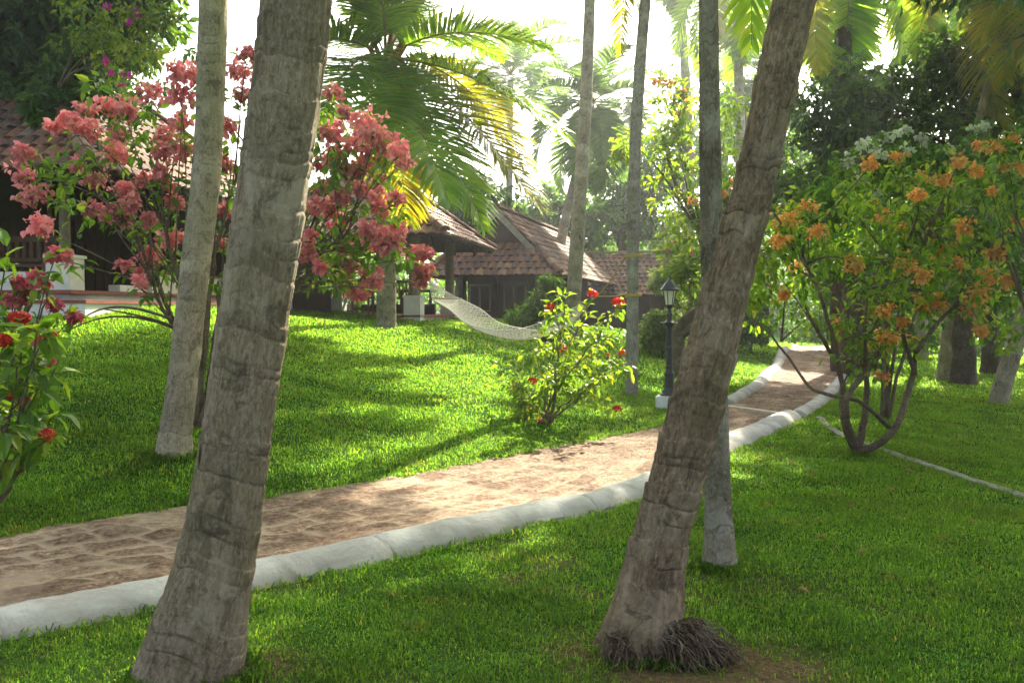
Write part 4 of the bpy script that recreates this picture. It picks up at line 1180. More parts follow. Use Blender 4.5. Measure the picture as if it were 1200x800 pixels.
for k, (px, py) in enumerate([(783, 292), (790, 284), (812, 296), (800, 315)]): flower(t, P(px, py, 26.3), .10, 'dusky_pink', 1900 + k, 20, .07)
bush('low yellowish hedge shrub between the roped trunk and the lamp', G(775, 408, 24), [(765, 378, 24, 16), (785, 375, 24, 18), (770, 395, 24, 18), (790, 395, 24, 16), (755, 400, 24, 12)], 'pale_leaf', 53, 60, 30, .12)
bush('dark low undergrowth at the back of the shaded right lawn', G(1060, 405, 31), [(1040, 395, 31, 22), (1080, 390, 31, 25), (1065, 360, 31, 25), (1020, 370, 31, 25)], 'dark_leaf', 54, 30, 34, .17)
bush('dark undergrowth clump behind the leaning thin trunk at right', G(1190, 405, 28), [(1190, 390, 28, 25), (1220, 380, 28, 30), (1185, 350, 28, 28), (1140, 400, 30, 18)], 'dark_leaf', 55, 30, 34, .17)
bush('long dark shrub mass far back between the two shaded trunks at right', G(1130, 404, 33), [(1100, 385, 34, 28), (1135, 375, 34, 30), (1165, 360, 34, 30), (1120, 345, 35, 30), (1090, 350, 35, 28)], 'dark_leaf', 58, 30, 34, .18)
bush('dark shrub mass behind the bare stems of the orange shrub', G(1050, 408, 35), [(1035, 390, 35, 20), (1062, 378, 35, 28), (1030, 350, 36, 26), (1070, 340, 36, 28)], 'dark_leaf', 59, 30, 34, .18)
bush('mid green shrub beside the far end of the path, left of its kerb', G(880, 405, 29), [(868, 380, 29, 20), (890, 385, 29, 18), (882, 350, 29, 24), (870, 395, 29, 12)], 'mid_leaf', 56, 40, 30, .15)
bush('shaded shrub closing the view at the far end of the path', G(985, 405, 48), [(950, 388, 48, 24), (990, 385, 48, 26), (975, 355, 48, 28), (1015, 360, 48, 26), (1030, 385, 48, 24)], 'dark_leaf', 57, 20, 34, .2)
# bougainvillea trailing from the big tree
rng = np.random.default_rng(39)
root = G(90, 372, 17.6)
t = thing('bougainvillea', 'yellow green climber with a few magenta blooms trailing over the tiled house', 'climber', root)
mb = MB()
for e in [(100, 20), (140, 40), (160, 75), (120, 90), (80, 60), (175, 10)]:
    bark_tube(mb, bez(P(60, 120, 16.6), P(90, 60, 16.2), P(*e, 16.0), 14), np.linspace(.03, .008, 14), 6)
bark_tube(mb, bez(root, P(40, 250, 17.2), P(60, 118, 16.6), 14), np.linspace(.05, .03, 14), 7)
mb.build('stem', M['bark_shrub'], t, smooth=True)
mb = MB()
cs, rs = crown_points([(100, 15, 16, 32), (145, 30, 16, 32), (165, 60, 16, 26), (130, 60, 16, 28), (150, 90, 16, 22), (90, 45, 16, 24), (180, 15, 16, 22)], 26, rng)
clump_leaves(mb, cs, rs, 18, .13, rng)
mb.build('leaves', M['light_leaf'], t)
for k, (px, py, r) in enumerate([(158, 15, 7), (153, 26, 4), (148, 88, 6), (123, 7, 4), (128, 84, 4), (143, 100, 4), (122, 72, 4)]): flower(t, P(px, py, 15.6), r * 15.6 / F, 'magenta', 2000 + k, 18, .06)
# the far wood that closes the view
rng = np.random.default_rng(40)
mb = MB()
n = 1500
x = rng.uniform(-60, 60, n); y = rng.uniform(54, 72, n)
hh = 4.5 + 3.5 * fbm(np.stack([x * .12, y * .1, x * 0], -1), 8) + 2.5 * np.clip(np.abs(x) / 30 - .2, 0, 1)
cs = np.stack([x, y, H(x, y) + rng.uniform(.05, 1, n) * hh], -1)
clump_leaves(mb, cs, rng.uniform(.9, 1.9, n), 46, .55, rng)
tag(mb.build('far_woods', M['mid_leaf']), 'far wood of mixed green foliage closing the view behind the garden', 'woods', kind='stuff')

# ------------------------------------------------------------------ buildings
def frame(O, ang):
    u = np.array([math.sin(ang), math.cos(ang), 0]); v = np.array([-math.cos(ang), math.sin(ang), 0])
    o = np.array([O[0], O[1], 0.0])
    return lambda p: o + np.asarray(p)[..., 0:1] * u + np.asarray(p)[..., 1:2] * v + np.asarray(p)[..., 2:3] * np.array([0, 0, 1.0])

def tiled(mb, e0, e1, r0, r1, seed, tw=.24, th=.31, lift=.0):
    """clay tiles laid in courses on the slope e0-e1 (eave) to r0-r1 (top)"""
    rng = np.random.default_rng(seed)
    e0, e1, r0, r1 = [np.asarray(q, float) for q in (e0, e1, r0, r1)]
    U = nz(e1 - e0)
    Nn = nz(np.cross(U, ((r0 + r1) / 2 - (e0 + e1) / 2)))
    if Nn[2] < 0: Nn = -Nn
    up = nz(np.cross(Nn, U));
    if up[2] < 0: up = -up
    h = (r0 - e0).dot(up)
    rows = int(round(h / th)); th = h / rows
    def span(k):
        f = k / rows
        return (e0 + (r0 - e0) * f - e0).dot(U), (e1 + (r1 - e1) * f - e0).dot(U)
    prof = np.array([0, .030, .046, .030, .004])
    for k in range(rows):
        a, b = span(k); a2, b2 = span(k + 1)
        lo, hi = min(a, a2), max(b, b2)
        off = (k % 2) * tw * .5
        c0 = math.floor((lo - off) / tw); c1 = math.ceil((hi - off) / tw)
        for c in range(c0, c1):
            s0, s1 = c * tw + off, (c + 1) * tw + off
            xb = np.clip(np.linspace(s0, s1, 5), a, b); xt = np.clip(np.linspace(s0, s1, 5), a2, b2)
            if xb[-1] - xb[0] < .02 and xt[-1] - xt[0] < .02: continue
            j = rng.normal(0, .006, 3)
            y0, y1 = k * th - .05 + j[0], (k + 1) * th
            z0 = prof + .055 + lift + j[1]; z1 = prof + .018 + lift + j[2]
            base = e0
            Vt = [base + U * q + up * y0 + Nn * z for q, z in zip(xb, z0)] + [base + U * q + up * y1 + Nn * z for q, z in zip(xt, z1)] + [base + U * q + up * (y0 + .01) + Nn * (z - .045) for q, z in zip(xb, z0)]
            Fq = np.array([(i_, i_ + 1, i_ + 6, i_ + 5) for i_ in range(4)] + [(i_ + 10, i_ + 11, i_ + 1, i_) for i_ in range(4)])
            mb.add(np.array(Vt), Fq)

def ridge(mb, p0, p1, rad=.11, step=.36):
    p0, p1 = np.asarray(p0, float), np.asarray(p1, float)
    L = np.linalg.norm(p1 - p0); n = max(1, int(L / step))
    for k in range(n):
        a = p0 + (p1 - p0) * (k / n); b = p0 + (p1 - p0) * ((k + 1.12) / n)
        t = nz(b - a); s = nz(np.cross(t, (0, 0, 1.0))); up = np.cross(s, t)
        V = []
        for q, r in ((a, rad * 1.1), (b, rad * .92)):
            for g in np.linspace(0, math.pi, 7):
                V.append(q + s * math.cos(g) * r * 1.15 + up * (math.sin(g) * r + .01))
        mb.add(np.array(V), [np.array([(i_, i_ + 1, i_ + 8, i_ + 7) for i_ in range(6)]), np.arange(7).reshape(1, -1)])

def slab(mb, pts, th):
    """a board of thickness th under the polygon pts"""
    pts = np.asarray(pts, float); n = len(pts)
    Nn = nz(np.cross(pts[1] - pts[0], pts[2] - pts[0]))
    if Nn[2] < 0: Nn = -Nn
    lo = pts - Nn * th
    mb.add(np.vstack([pts, lo]), [np.arange(n).reshape(1, -1), np.arange(n, 2 * n)[::-1].reshape(1, -1), np.array([(i_, (i_ + 1) % n, n + (i_ + 1) % n, n + i_) for i_ in range(n)])])

def hip_roof(t, fr, A, B, hr, ez, pitch_h, seed, ridge_a=None, a0=0.0, b0=0.0, name='roof'):
    """hip roof over a in [a0,A], b in [b0,B]; hip inset hr, rise pitch_h"""
    q = lambda a, b, z: fr(np.array([a, b, z]))
    E = [q(a0, b0, ez), q(A, b0, ez), q(A, B, ez), q(a0, B, ez)]
    Rr = [q(a0 + hr, b0 + hr, ez + pitch_h), q(A - hr, b0 + hr, ez + pitch_h), q(A - hr, B - hr, ez + pitch_h), q(a0 + hr, B - hr, ez + pitch_h)]
    mb = MB()
    for k in range(4):
        tiled(mb, E[k], E[(k + 1) % 4], Rr[k], Rr[(k + 1) % 4], seed + k)
    o = mb.build(name, M['tile'], t)
    mr = MB()
    for k in range(4):
        ridge(mr, E[k] + (0, 0, .07), Rr[k] + (0, 0, .07)); ridge(mr, Rr[k] + (0, 0, .07), Rr[(k + 1) % 4] + (0, 0, .07))
    mr.build('ridge_tiles', M['tile'], o, origin=t['_o'])
    mu = MB()
    for k in range(4):
        slab(mu, [E[k], E[(k + 1) % 4], Rr[(k + 1) % 4], Rr[k]], .05)
    slab(mu, [r_ - (0, 0, .02) for r_ in Rr], .05)
    for k in range(4):                                  # rafters under the eaves
        e0, e1, r0, r1 = E[k], E[(k + 1) % 4], Rr[k], Rr[(k + 1) % 4]
        m_ = int(np.linalg.norm(e1 - e0) / .55)
        for s_ in range(1, m_):
            f = s_ / m_
            a = e0 + (e1 - e0) * f
            d_ = min(1, min(f, 1 - f) * np.linalg.norm(e1 - e0) / hr)
            inn = nz(np.cross((0, 0, 1.0), e1 - e0)); inn = inn if inn.dot(fr(np.array([(a0 + A) / 2, (b0 + B) / 2, 0])) - e0) > 0 else -inn
            b = a + inn * hr * d_ * .95 + np.array([0, 0, pitch_h * d_ * .95])
            tube(mu, [a - (0, 0, .10), b - (0, 0, .10)], .04, 4)
    mu.build('roof_boards', M['dark_wood'], o, origin=t['_o'])
    return o

# left house
O1 = P(105, 195, 15.0); f1 = frame(O1, R_(9)); ez1 = O1[2]
gz1 = 1.55
t = thing('tiled_house', 'dark veranda house with clay tiled roof and white plinth at the left', 'house', (O1[0], O1[1], gz1))
hip_roof(t, f1, 9.0, 9.0, 3.6, ez1, 2.9, 70)
FZ = 1.85
mb = MB(); mb.box(1.0, 8.2, 1.0, 8, 1.0, FZ - .06, f1); mb.build('plinth', M['plaster'], t)
mb = MB(); mb.box(.94, 8.26, .94, 8.06, FZ - .06, FZ, f1); mb.build('floor_slab', M['red_oxide'], t)
mb = MB(); mb.box(.55, 8.0, .45, .90, 1.0, FZ - .22, f1); mb.box(.55, .95, .90, 7, 1.0, FZ - .22, f1); mb.build('plinth', M['plaster'], t)
mb = MB(); mb.box(.53, 8.0, .42, .92, FZ - .22, FZ - .17, f1); mb.box(.53, .97, .92, 7, FZ - .22, FZ - .17, f1); mb.build('step', M['red_oxide'], t)
for (a, b) in ((1.0, 1.0), (7.6, 1.0), (1.0, 6.0)):
    mb = MB(); mb.box(a, a + .42, b, b + .42, FZ - .6, FZ + .52, f1); mb.box(a - .03, a + .45, b - .03, b + .45, FZ + .52, FZ + .57, f1); p_ = mb.build('pier', M['plaster'], t)
    mb = MB(); c = f1(np.array([a + .21, b + .21, FZ + .57])); lathe(mb, [(.12, 0), (.12, .06), (.09, .09), (.085, .7), (.11, .74), (.08, .78), (.08, 1.25), (.13, 1.3), (.13, 1.45)], c, 14); mb.build('column', M['stone'], p_, origin=t['_o'], smooth=False)
for q_ in ((2.5, 3.4, 1.0, 1.22, .12), (3.6, 7.6, 1.0, 1.25, .36), (1.0, 1.22, 1.45, 2.9, .30)):
    mb = MB(); mb.box(*q_[:4], FZ, FZ + q_[4], f1); mb.build('parapet', M['plaster'], t)
mb = MB(); mb.box(3.57, 7.6, .97, 1.28, FZ + .36, FZ + .40, f1); mb.build('parapet_coping', M['red_oxide'], t)
mb = MB(); mb.box(2.8, 8.2, 2.7, 2.85, FZ, ez1 + 1.2, f1); mb.box(2.8, 2.95, 2.85, 8.2, FZ, ez1 + 1.2, f1); mb.box(8.0, 8.15, 1.3, 2.7, FZ, ez1 + .6, f1); mb.build('wall', M['dark_wood'], t)
dmb = MB()
for k in range(14):
    dmb.box(3.1 + k * .34, 3.16 + k * .34, 2.66, 2.70, FZ, FZ + 1.9, f1)
dmb.build('wall_battens', M['dark_wood'], t)
# carved bench on its veranda
c = f1(np.array([1.5, 2.2, FZ]))
bt = thing('wooden_bench', 'carved brown wooden bench on the dark veranda of the left house', 'bench', c)
mb = MB(); mb.box(1.55, 2.0, 1.7, 3.0, FZ + .40, FZ + .45, f1); mb.build('seat', M['wood'], bt)
mb = MB(); mb.box(2.0, 2.05, 1.7, 3.0, FZ + .86, FZ + .96, f1); mb.box(2.0, 2.04, 1.7, 3.0, FZ + .52, FZ + .58, f1)
for k in range(9): mb.box(2.0, 2.035, 1.78 + k * .14, 1.84 + k * .14, FZ + .58, FZ + .86, f1)
mb.build('backrest', M['wood'], bt)
for a in (1.57, 1.98):
    for b in (1.72, 2.93):
        mb = MB(); mb.box(a, a + .06, b, b + .06, FZ + .002, FZ + (.40 if a < 1.9 else .86), f1); mb.build('leg', M['wood'], bt)
for b in (1.72, 2.93):
    mb = MB(); mb.box(1.57, 2.0, b, b + .06, FZ + .66, FZ + .71, f1); mb.build('armrest', M['wood'], bt)
# carved chest next to the corner pier
c = f1(np.array([1.3, 1.6, FZ]))
ct = thing('wooden_chest', 'small carved brown chest beside the white corner pier', 'chest', c)
mb = MB(); mb.box(1.5, 1.9, .0 + 1.50, 1.66, FZ, FZ + .0 + .001, f1)
mb = MB(); mb.box(1.26, 1.60, 1.46, 1.95 - .28, FZ + .06, FZ + .46, f1); mb.build('body', M['wood'], ct)
mb = MB(); mb.box(1.23, 1.63, 1.44, 1.69, FZ + .462, FZ + .50, f1); mb.box(1.23, 1.63, 1.44, 1.69, FZ + .002, FZ + .058, f1); mb.build('lid', M['dark_wood'], ct)

# pavilion
O2 = P(521, 274, 22.5); f2 = frame(O2, R_(9)); ez2 = O2[2]
t = thing('open_pavilion', 'open pillared pavilion with tiled roof and white piers, joined by the hammock', 'pavilion', (O2[0], O2[1], 1.2))
hip_roof(t, f2, 6.4, 5.2, 2.55, ez2, 1.9, 80)
FZ2 = 1.42
mb = MB(); mb.box(.95, 5.6, .85, 6.2, .6, FZ2 - .06, f2); mb.box(.70, 5.2, .60, .85, .6, FZ2 - .24, f2); mb.build('plinth', M['plaster'], t)
mb = MB(); mb.box(.90, 5.65, .80, 6.25, FZ2 - .06, FZ2, f2); mb.box(.66, 5.2, .56, .80, FZ2 - .24, FZ2 - .19, f2); mb.build('floor_slab', M['red_oxide'], t)
for (a, b) in ((.9, .80), (4.7, .78), (.9, 4.0), (4.7, 4.0)):
    mb = MB(); mb.box(a, a + .40, b, b + .40, FZ2 - .35, FZ2 + .42, f2); mb.box(a - .025, a + .425, b - .025, b + .425, FZ2 + .42, FZ2 + .46, f2); p_ = mb.build('pier', M['plaster'], t)
    mb = MB(); c = f2(np.array([a + .2, b + .2, FZ2 + .46])); lathe(mb, [(.15, 0), (.15, .07), (.125, .1), (.115, 1.2), (.15, 1.24), (.15, 1.5)], c, 14); mb.build('column', M['stone'], p_, origin=t['_o'])
mb = MB()
mb.box(1.0, 5.3, .93, 1.07, ez2 + .35, ez2 + .5, f2); mb.box(1.03, 1.17, 1.07, 4.6, ez2 + .35, ez2 + .5, f2); mb.build('beam', M['dark_wood'], t)
mb = MB(); mb.box(1.0, 1.08, 3.05, 5.9, FZ2 + .002, FZ2 + .48, f2); mb.box(.98, 1.10, 3.05, 5.9, FZ2 + .481, FZ2 + .55, f2); mb.build('board_wall', M['dark_wood'], t)
mb = MB(); mb.box(5.3, 5.42, 1.5, 5.9, FZ2, FZ2 + .28, f2)
for k in range(10): mb.box(5.3, 5.40, 1.6 + k * .42, 1.66 + k * .42, FZ2 + .28, FZ2 + .62, f2)
mb.box(5.28, 5.43, 1.5, 5.9, FZ2 + .62, FZ2 + .69, f2); mb.build('railing', M['dark_wood'], t)
mb = MB(); mb.box(1.3, 4.7, 4.4, 4.52, FZ2, ez2 + .3, f2); mb.build('wall', M['dark_wood'], t)
def chair(a, b, label):
    c = f2(np.array([a, b, FZ2]))
    ch = thing('wooden_chair', label, 'chair', c, 'chairs in the pavilion')
    mb = MB(); mb.box(a - .24, a + .24, b - .24, b + .24, FZ2 + .40, FZ2 + .44, f2); mb.build('seat', M['wood'], ch)
    mb = MB(); mb.box(a + .20, a + .24, b - .24, b + .24, FZ2 + .80, FZ2 + .88, f2)
    for k in range(5): mb.box(a + .20, a + .23, b - .20 + k * .09, b - .16 + k * .09, FZ2 + .442, FZ2 + .80, f2)
    mb.build('backrest', M['wood'], ch)
    for da in (-.22, .18):
        for db in (-.23, .19):
            mb = MB(); mb.box(a + da, a + da + .04, b + db, b + db + .04, FZ2 + .002, FZ2 + .40, f2); mb.build('leg', M['wood'], ch)
    for db in (-.24, .20):
        mb = MB(); mb.box(a - .22, a + .20, b + db, b + db + .04, FZ2 + .62, FZ2 + .66, f2); mb.build('armrest', M['wood'], ch)
chair(2.0, 2.55, 'wooden slat back chair in the pavilion just left of its palm trunk')
chair(2.3, 1.75, 'wooden slat back chair in the pavilion next to the front white pier')

# cottage behind
O3 = P(656, 322, 30.0); f3 = frame(O3, R_(14)); ez3 = O3[2]
t = thing('tiled_cottage', 'brown cottage with weathered clay tiles and a small dark gable behind the hammock', 'cottage', (O3[0], O3[1], .7))
q3 = lambda a, b, z: f3(np.array([a, b, z]))
W3 = 4.4; hgt = 2.1; A3 = 12.0; st = 1.08; sr = hgt * (st / (W3 / 2))
ra = st - .25
mb = MB()
tiled(mb, q3(0, 0, ez3), q3(0, W3, ez3), q3(st, st, ez3 + sr), q3(st, W3 - st, ez3 + sr), 91)
tiled(mb, q3(0, 0, ez3), q3(A3, 0, ez3), q3(st, st, ez3 + sr), q3(A3, st, ez3 + sr), 92)
tiled(mb, q3(0, W3, ez3), q3(A3, W3, ez3), q3(st, W3 - st, ez3 + sr), q3(A3, W3 - st, ez3 + sr), 93)
tiled(mb, q3(ra, st, ez3 + sr), q3(A3, st, ez3 + sr), q3(ra, W3 / 2, ez3 + hgt), q3(A3, W3 / 2, ez3 + hgt), 94)
tiled(mb, q3(ra, W3 - st, ez3 + sr), q3(A3, W3 - st, ez3 + sr), q3(ra, W3 / 2, ez3 + hgt), q3(A3, W3 / 2, ez3 + hgt), 95)
ro = mb.build('roof', M['tile'], t)
for p0_, p1_ in ((q3(0, 0, ez3 + .07), q3(st, st, ez3 + sr + .07)), (q3(0, W3, ez3 + .07), q3(st, W3 - st, ez3 + sr + .07)), (q3(ra, W3 / 2, ez3 + hgt + .07), q3(A3, W3 / 2, ez3 + hgt + .07))):
    mb = MB(); ridge(mb, p0_, p1_); mb.build('ridge_tiles', M['tile'], ro, origin=t['_o'])
mb = MB()
for b in (st, W3 - st):
    p0, p1 = q3(ra - .05, b + (-.25 if b == st else .25), ez3 + sr - .30), q3(ra - .05, W3 / 2, ez3 + hgt + .04)
    for s_ in (0,):
        V = [p0, p1, p1 - (0, 0, .26), p0 - (0, 0, .24)]
        V2 = [v + q3(.06, 0, 0) - q3(0, 0, 0) for v in V]
        mb.add(np.array(V + V2), [np.array([(0, 1, 2, 3), (7, 6, 5, 4), (0, 4, 5, 1), (1, 5, 6, 2), (2, 6, 7, 3), (3, 7, 4, 0)])])
mb.build('gable_boards', M['fascia'], ro, origin=t['_o'])
mb = MB(); V = [q3(ra + .35, st - .1, ez3 + sr - .05), q3(ra + .35, W3 - st + .1, ez3 + sr - .05), q3(ra + .35, W3 / 2, ez3 + hgt - .05)]
mb.add(np.array(V + [v + q3(.08, 0, 0) - q3(0, 0, 0) for v in V]), [np.array([(0, 1, 2), (5, 4, 3)]), np.array([(0, 3, 4, 1), (1, 4, 5, 2), (2, 5, 3, 0)])]); mb.build('gable_wall', M['dark_wood'], t)
mb = MB()
slab(mb, [q3(0, 0, ez3), q3(0, W3, ez3), q3(st, W3 - st, ez3 + sr), q3(st, st, ez3 + sr)], .05); slab(mb, [q3(0, 0, ez3), q3(A3, 0, ez3), q3(A3, st, ez3 + sr), q3(st, st, ez3 + sr)], .05); slab(mb, [q3(0, W3, ez3), q3(A3, W3, ez3), q3(A3, W3 - st, ez3 + sr), q3(st, W3 - st, ez3 + sr)], .05)
slab(mb, [q3(ra, st, ez3 + sr), q3(A3, st, ez3 + sr), q3(A3, W3 / 2, ez3 + hgt), q3(ra, W3 / 2, ez3 + hgt)], .05); slab(mb, [q3(ra, W3 - st, ez3 + sr), q3(A3, W3 - st, ez3 + sr), q3(A3, W3 / 2, ez3 + hgt), q3(ra, W3 / 2, ez3 + hgt)], .05)
mb.build('roof_boards', M['dark_wood'], ro, origin=t['_o'])
FZ3 = .78
mb = MB(); mb.box(.8, A3 - .5, .9, W3 - .9, .2, FZ3, f3); mb.build('plinth', M['plaster'], t)
mb = MB(); mb.box(1.4, A3 - .6, 1.1, W3 - 1.1, FZ3, ez3 + .8, f3); mb.build('wall', M['dark_wood'], t)
for b in (.95, 2.2, W3 - 1.1):
    mb = MB(); mb.box(.85, .98, b, b + .13, FZ3, ez3 + .35, f3); mb.build('post', M['dark_wood'], t)
mb = MB(); mb.box(.86, .97, .95, W3 - 1, FZ3 + .65, FZ3 + .72, f3); mb.box(.86, .97, .95, W3 - 1, FZ3 + .25, FZ3 + .30, f3); mb.build('railing', M['dark_wood'], t)
for b in (1.35, 2.5):
    mb = MB(); mb.box(1.34, 1.40, b, b + .75, FZ3 + .7, FZ3 + 1.6, f3); w_ = mb.build('window', M['fascia'], t)
    mb = MB(); mb.box(1.32, 1.34, b + .07, b + .34, FZ3 + .76, FZ3 + 1.54, f3); mb.box(1.32, 1.34, b + .41, b + .68, FZ3 + .76, FZ3 + 1.54, f3); mb.build('shutter', M['dark_wood'], w_, origin=t['_o'])
# long low building at the right behind
Pa = P(690, 346, 41.0); f4 = frame(Pa, R_(14)); 
t = thing('tiled_outbuilding', 'long low building with tiled roof behind the trunk tied with ropes', 'outbuilding', (Pa[0], Pa[1], .6))
q4 = lambda a, b, z: f4(np.array([a, b, z]))
ez4 = Pa[2]; rz4 = P(690, 300, 44)[2]
mb = MB(); tiled(mb, q4(0, 1.2, ez4), q4(0, -7.5, ez4), q4(2.6, 1.2, rz4), q4(2.6, -7.5, rz4), 101); tiled(mb, q4(5.2, 1.2, ez4), q4(5.2, -7.5, ez4), q4(2.6, 1.2, rz4), q4(2.6, -7.5, rz4), 102)
ro = mb.build('roof', M['tile'], t)
mb = MB(); ridge(mb, q4(2.6, 1.2, rz4 + .06), q4(2.6, -7.5, rz4 + .06)); mb.build('ridge_tiles', M['tile'], ro, origin=t['_o'])
mb = MB(); slab(mb, [q4(0, 1.2, ez4), q4(0, -7.5, ez4), q4(2.6, -7.5, rz4), q4(2.6, 1.2, rz4)], .06); slab(mb, [q4(5.2, 1.2, ez4), q4(5.2, -7.5, ez4), q4(2.6, -7.5, rz4), q4(2.6, 1.2, rz4)], .06); mb.build('roof_boards', M['dark_wood'], ro, origin=t['_o'])
mb = MB(); mb.box(.8, 4.4, -7.2, .9, .2, ez4 + .5, f4); mb.build('wall', M['dark_wood'], t)
mb = MB(); mb.box(.74, .80, -3.2, -2.4, .8, ez4 - .1, f4); mb.build('door', M['wood'], t)

# ------------------------------------------------------------------ hammock
colc = f2(np.array([1.1, 1.0, 0]))
Lp = P(503, 329, colc[1] - .15); Rp = P(699, 347, 18.4)
sp = P(523, 350, 22.2); gr_ = P(686, 358, 18.7)
t = thing('hammock', 'cream net hammock strung between the pavilion column and the blue grey trunk', 'hammock', (float((Lp[0] + Rp[0]) / 2), float((Lp[1] + Rp[1]) / 2), Hs((Lp[0] + Rp[0]) / 2, (Lp[1] + Rp[1]) / 2)))
low1 = P(570, 389, 21.0); low2 = P(612, 398, 20.2); low3 = P(655, 386, 19.3)
spine = catmull([sp, P(545, 367, 21.7), low1, low2, low3, gr_], 90)
dirn = nz(Rp - Lp); side = nz(np.cross(dirn, (0, 0, 1.0)))
uu = np.linspace(0, 1, 90)
hw = np.interp(uu, [0, .15, .5, .8, 1], [.36, .40, .42, .36, .10])
sag = np.interp(uu, [0, .2, .5, .85, 1], [.0, .10, .22, .18, .02])
def hpt(k, v):       # v in -1..1 across
    return spine[k] + side * hw[k] * v + np.array([0, 0, sag[k] * (v * v) * .9])
mb = MB()
NV = 28
for v in np.linspace(-1, 1, NV):
    pts = np.array([hpt(k, v + (.012 * math.sin(k * 1.9 + v * 40) if abs(v) < .97 else 0)) for k in range(0, 90, 1)])
    tube(mb, pts, (.005 if abs(v) < .99 else .013), 4, False)
for q in range(34):                                 # crossing diagonals
    for sgn in (1, -1):
        pts = np.array([hpt(int(np.clip(q * 2.6 + s_ * 14 * sgn * .5 + 7, 0, 89)), v) for s_, v in zip(np.linspace(-1, 1, 17), np.linspace(-1, 1, 17))])
        tube(mb, pts, .0045, 4, False)
mb.build('netting', M['rope'], t)
mb = MB(); tube(mb, [sp - side * .42, sp + side * .42], .018, 8); mb.build('spreader_bar', M['wood'], t)
mb = MB()
for v in np.linspace(-1, 1, 13): tube(mb, bez(Lp, (Lp + sp + side * .36 * v) / 2 - (0, 0, .03), sp + side * .36 * v, 6), .006, 4, False)
mb.build('cords', M['rope'], t)
mb = MB()
tr = lambda py: P(742, py, 17.2)
for py, rr in ((299, .135), (345, .138)):
    for k in range(3):
        a = np.linspace(0, 2 * math.pi, 25); c = tr(py + k * 1.6 - 1)
        tube(mb, np.stack([c[0] + rr * np.cos(a), c[1] + rr * np.sin(a), c[2] + .012 * np.sin(a + k)], -1), .013, 6, False)
tube(mb, bez(gr_, (gr_ + Rp) / 2, Rp, 6), .022, 6)
tube(mb, bez(Rp, (Rp + tr(345)) / 2 - (0, 0, .03), tr(345) + np.array([-.13, 0, 0]), 10), .013, 6)
tube(mb, bez(Rp, (Rp + tr(299)) / 2 - (0, 0, .06), tr(299) + np.array([-.13, 0, 0]), 10), .011, 6)
a = np.linspace(0, 2 * math.pi, 25); c = f2(np.array([1.1, 1.0, 0])); c[2] = Lp[2]
tube(mb, np.stack([c[0] + .14 * np.cos(a), c[1] + .14 * np.sin(a), c[2] + 0 * a], -1), .014, 6, False)
tube(mb, [c + np.array([.12, -.05, 0]), Lp], .014, 6)
mb.build('rope', M['rope_yellow'], t)

# ------------------------------------------------------------------ garden lamp
lb = G(784, 479, 15.0)
zb = lb[2]
t = thing('garden_lamp', 'black iron garden lamp post on a white block beside the path', 'lamp', lb)
mb = MB()
fr = frame((lb[0], lb[1]), R_(12))
bvp = [(-.19, -.19), (.19, -.19), (.19, .19), (-.19, .19)]
mb.box(-.19, .19, -.19, .19, zb - .08, zb + .20, fr); mb.box(-.175, .175, -.175, .175, zb + .20, zb + .215, fr); mb.build('base_block', M['block'], t)
mb = MB()
z0 = zb + .215
lathe(mb, [(.135, 0), (.135, .025), (.115, .04), (.105, .07), (.075, .12), (.07, .30), (.078, .31), (.078, .335), (.068, .35), (.055, .40), (.062, .42), (.062, .445), (.05, .46), (.046, .70), (.053, .71), (.053, .73), (.044, .75), (.042, 1.02), (.05, 1.04), (.08, 1.08), (.085, 1.10), (.055, 1.125), (.035, 1.15), (.035, 1.19), (.048, 1.20), (.048, 1.22), (.03, 1.25), (.028, 1.30), (.05, 1.33), (.055, 1.345)], (lb[0], lb[1], z0), 20)
c = np.array([lb[0], lb[1], z0])
for a in (0, math.pi): 
    tube(mb, [c + np.array([math.cos(a) * .06, math.sin(a) * .06, 1.09]), c + np.array([math.cos(a) * .13, math.sin(a) * .13, 1.09])], .012, 8)
mb.build('post', M['iron'], t)
mb = MB(); zl = z0 + 1.345
lathe(mb, [(.055, 0), (.065, .01), (.065, .022)], (lb[0], lb[1], zl), 6); lathe(mb, [(.145, .235), (.15, .25), (.125, .275), (.06, .36), (.035, .385), (.03, .41), (.012, .44), (.012, .46), (.002, .475)], (lb[0], lb[1], zl), 12)
lan = mb.build('lantern', M['iron'], t)
mb = MB()
for k in range(6):
    a = k * math.pi / 3; tube(mb, [c * 0 + np.array([lb[0] + .062 * math.cos(a), lb[1] + .062 * math.sin(a), zl + .02]), np.array([lb[0] + .098 * math.cos(a), lb[1] + .098 * math.sin(a), zl + .237])], .007, 5)
mb.build('lantern_frame', M['iron'], lan, origin=t['_o'])
mb = MB(); lathe(mb, [(.056, .023), (.09, .232)], (lb[0], lb[1], zl), 6); mb.build('lamp_glass', M['glass'], lan, origin=t['_o'])

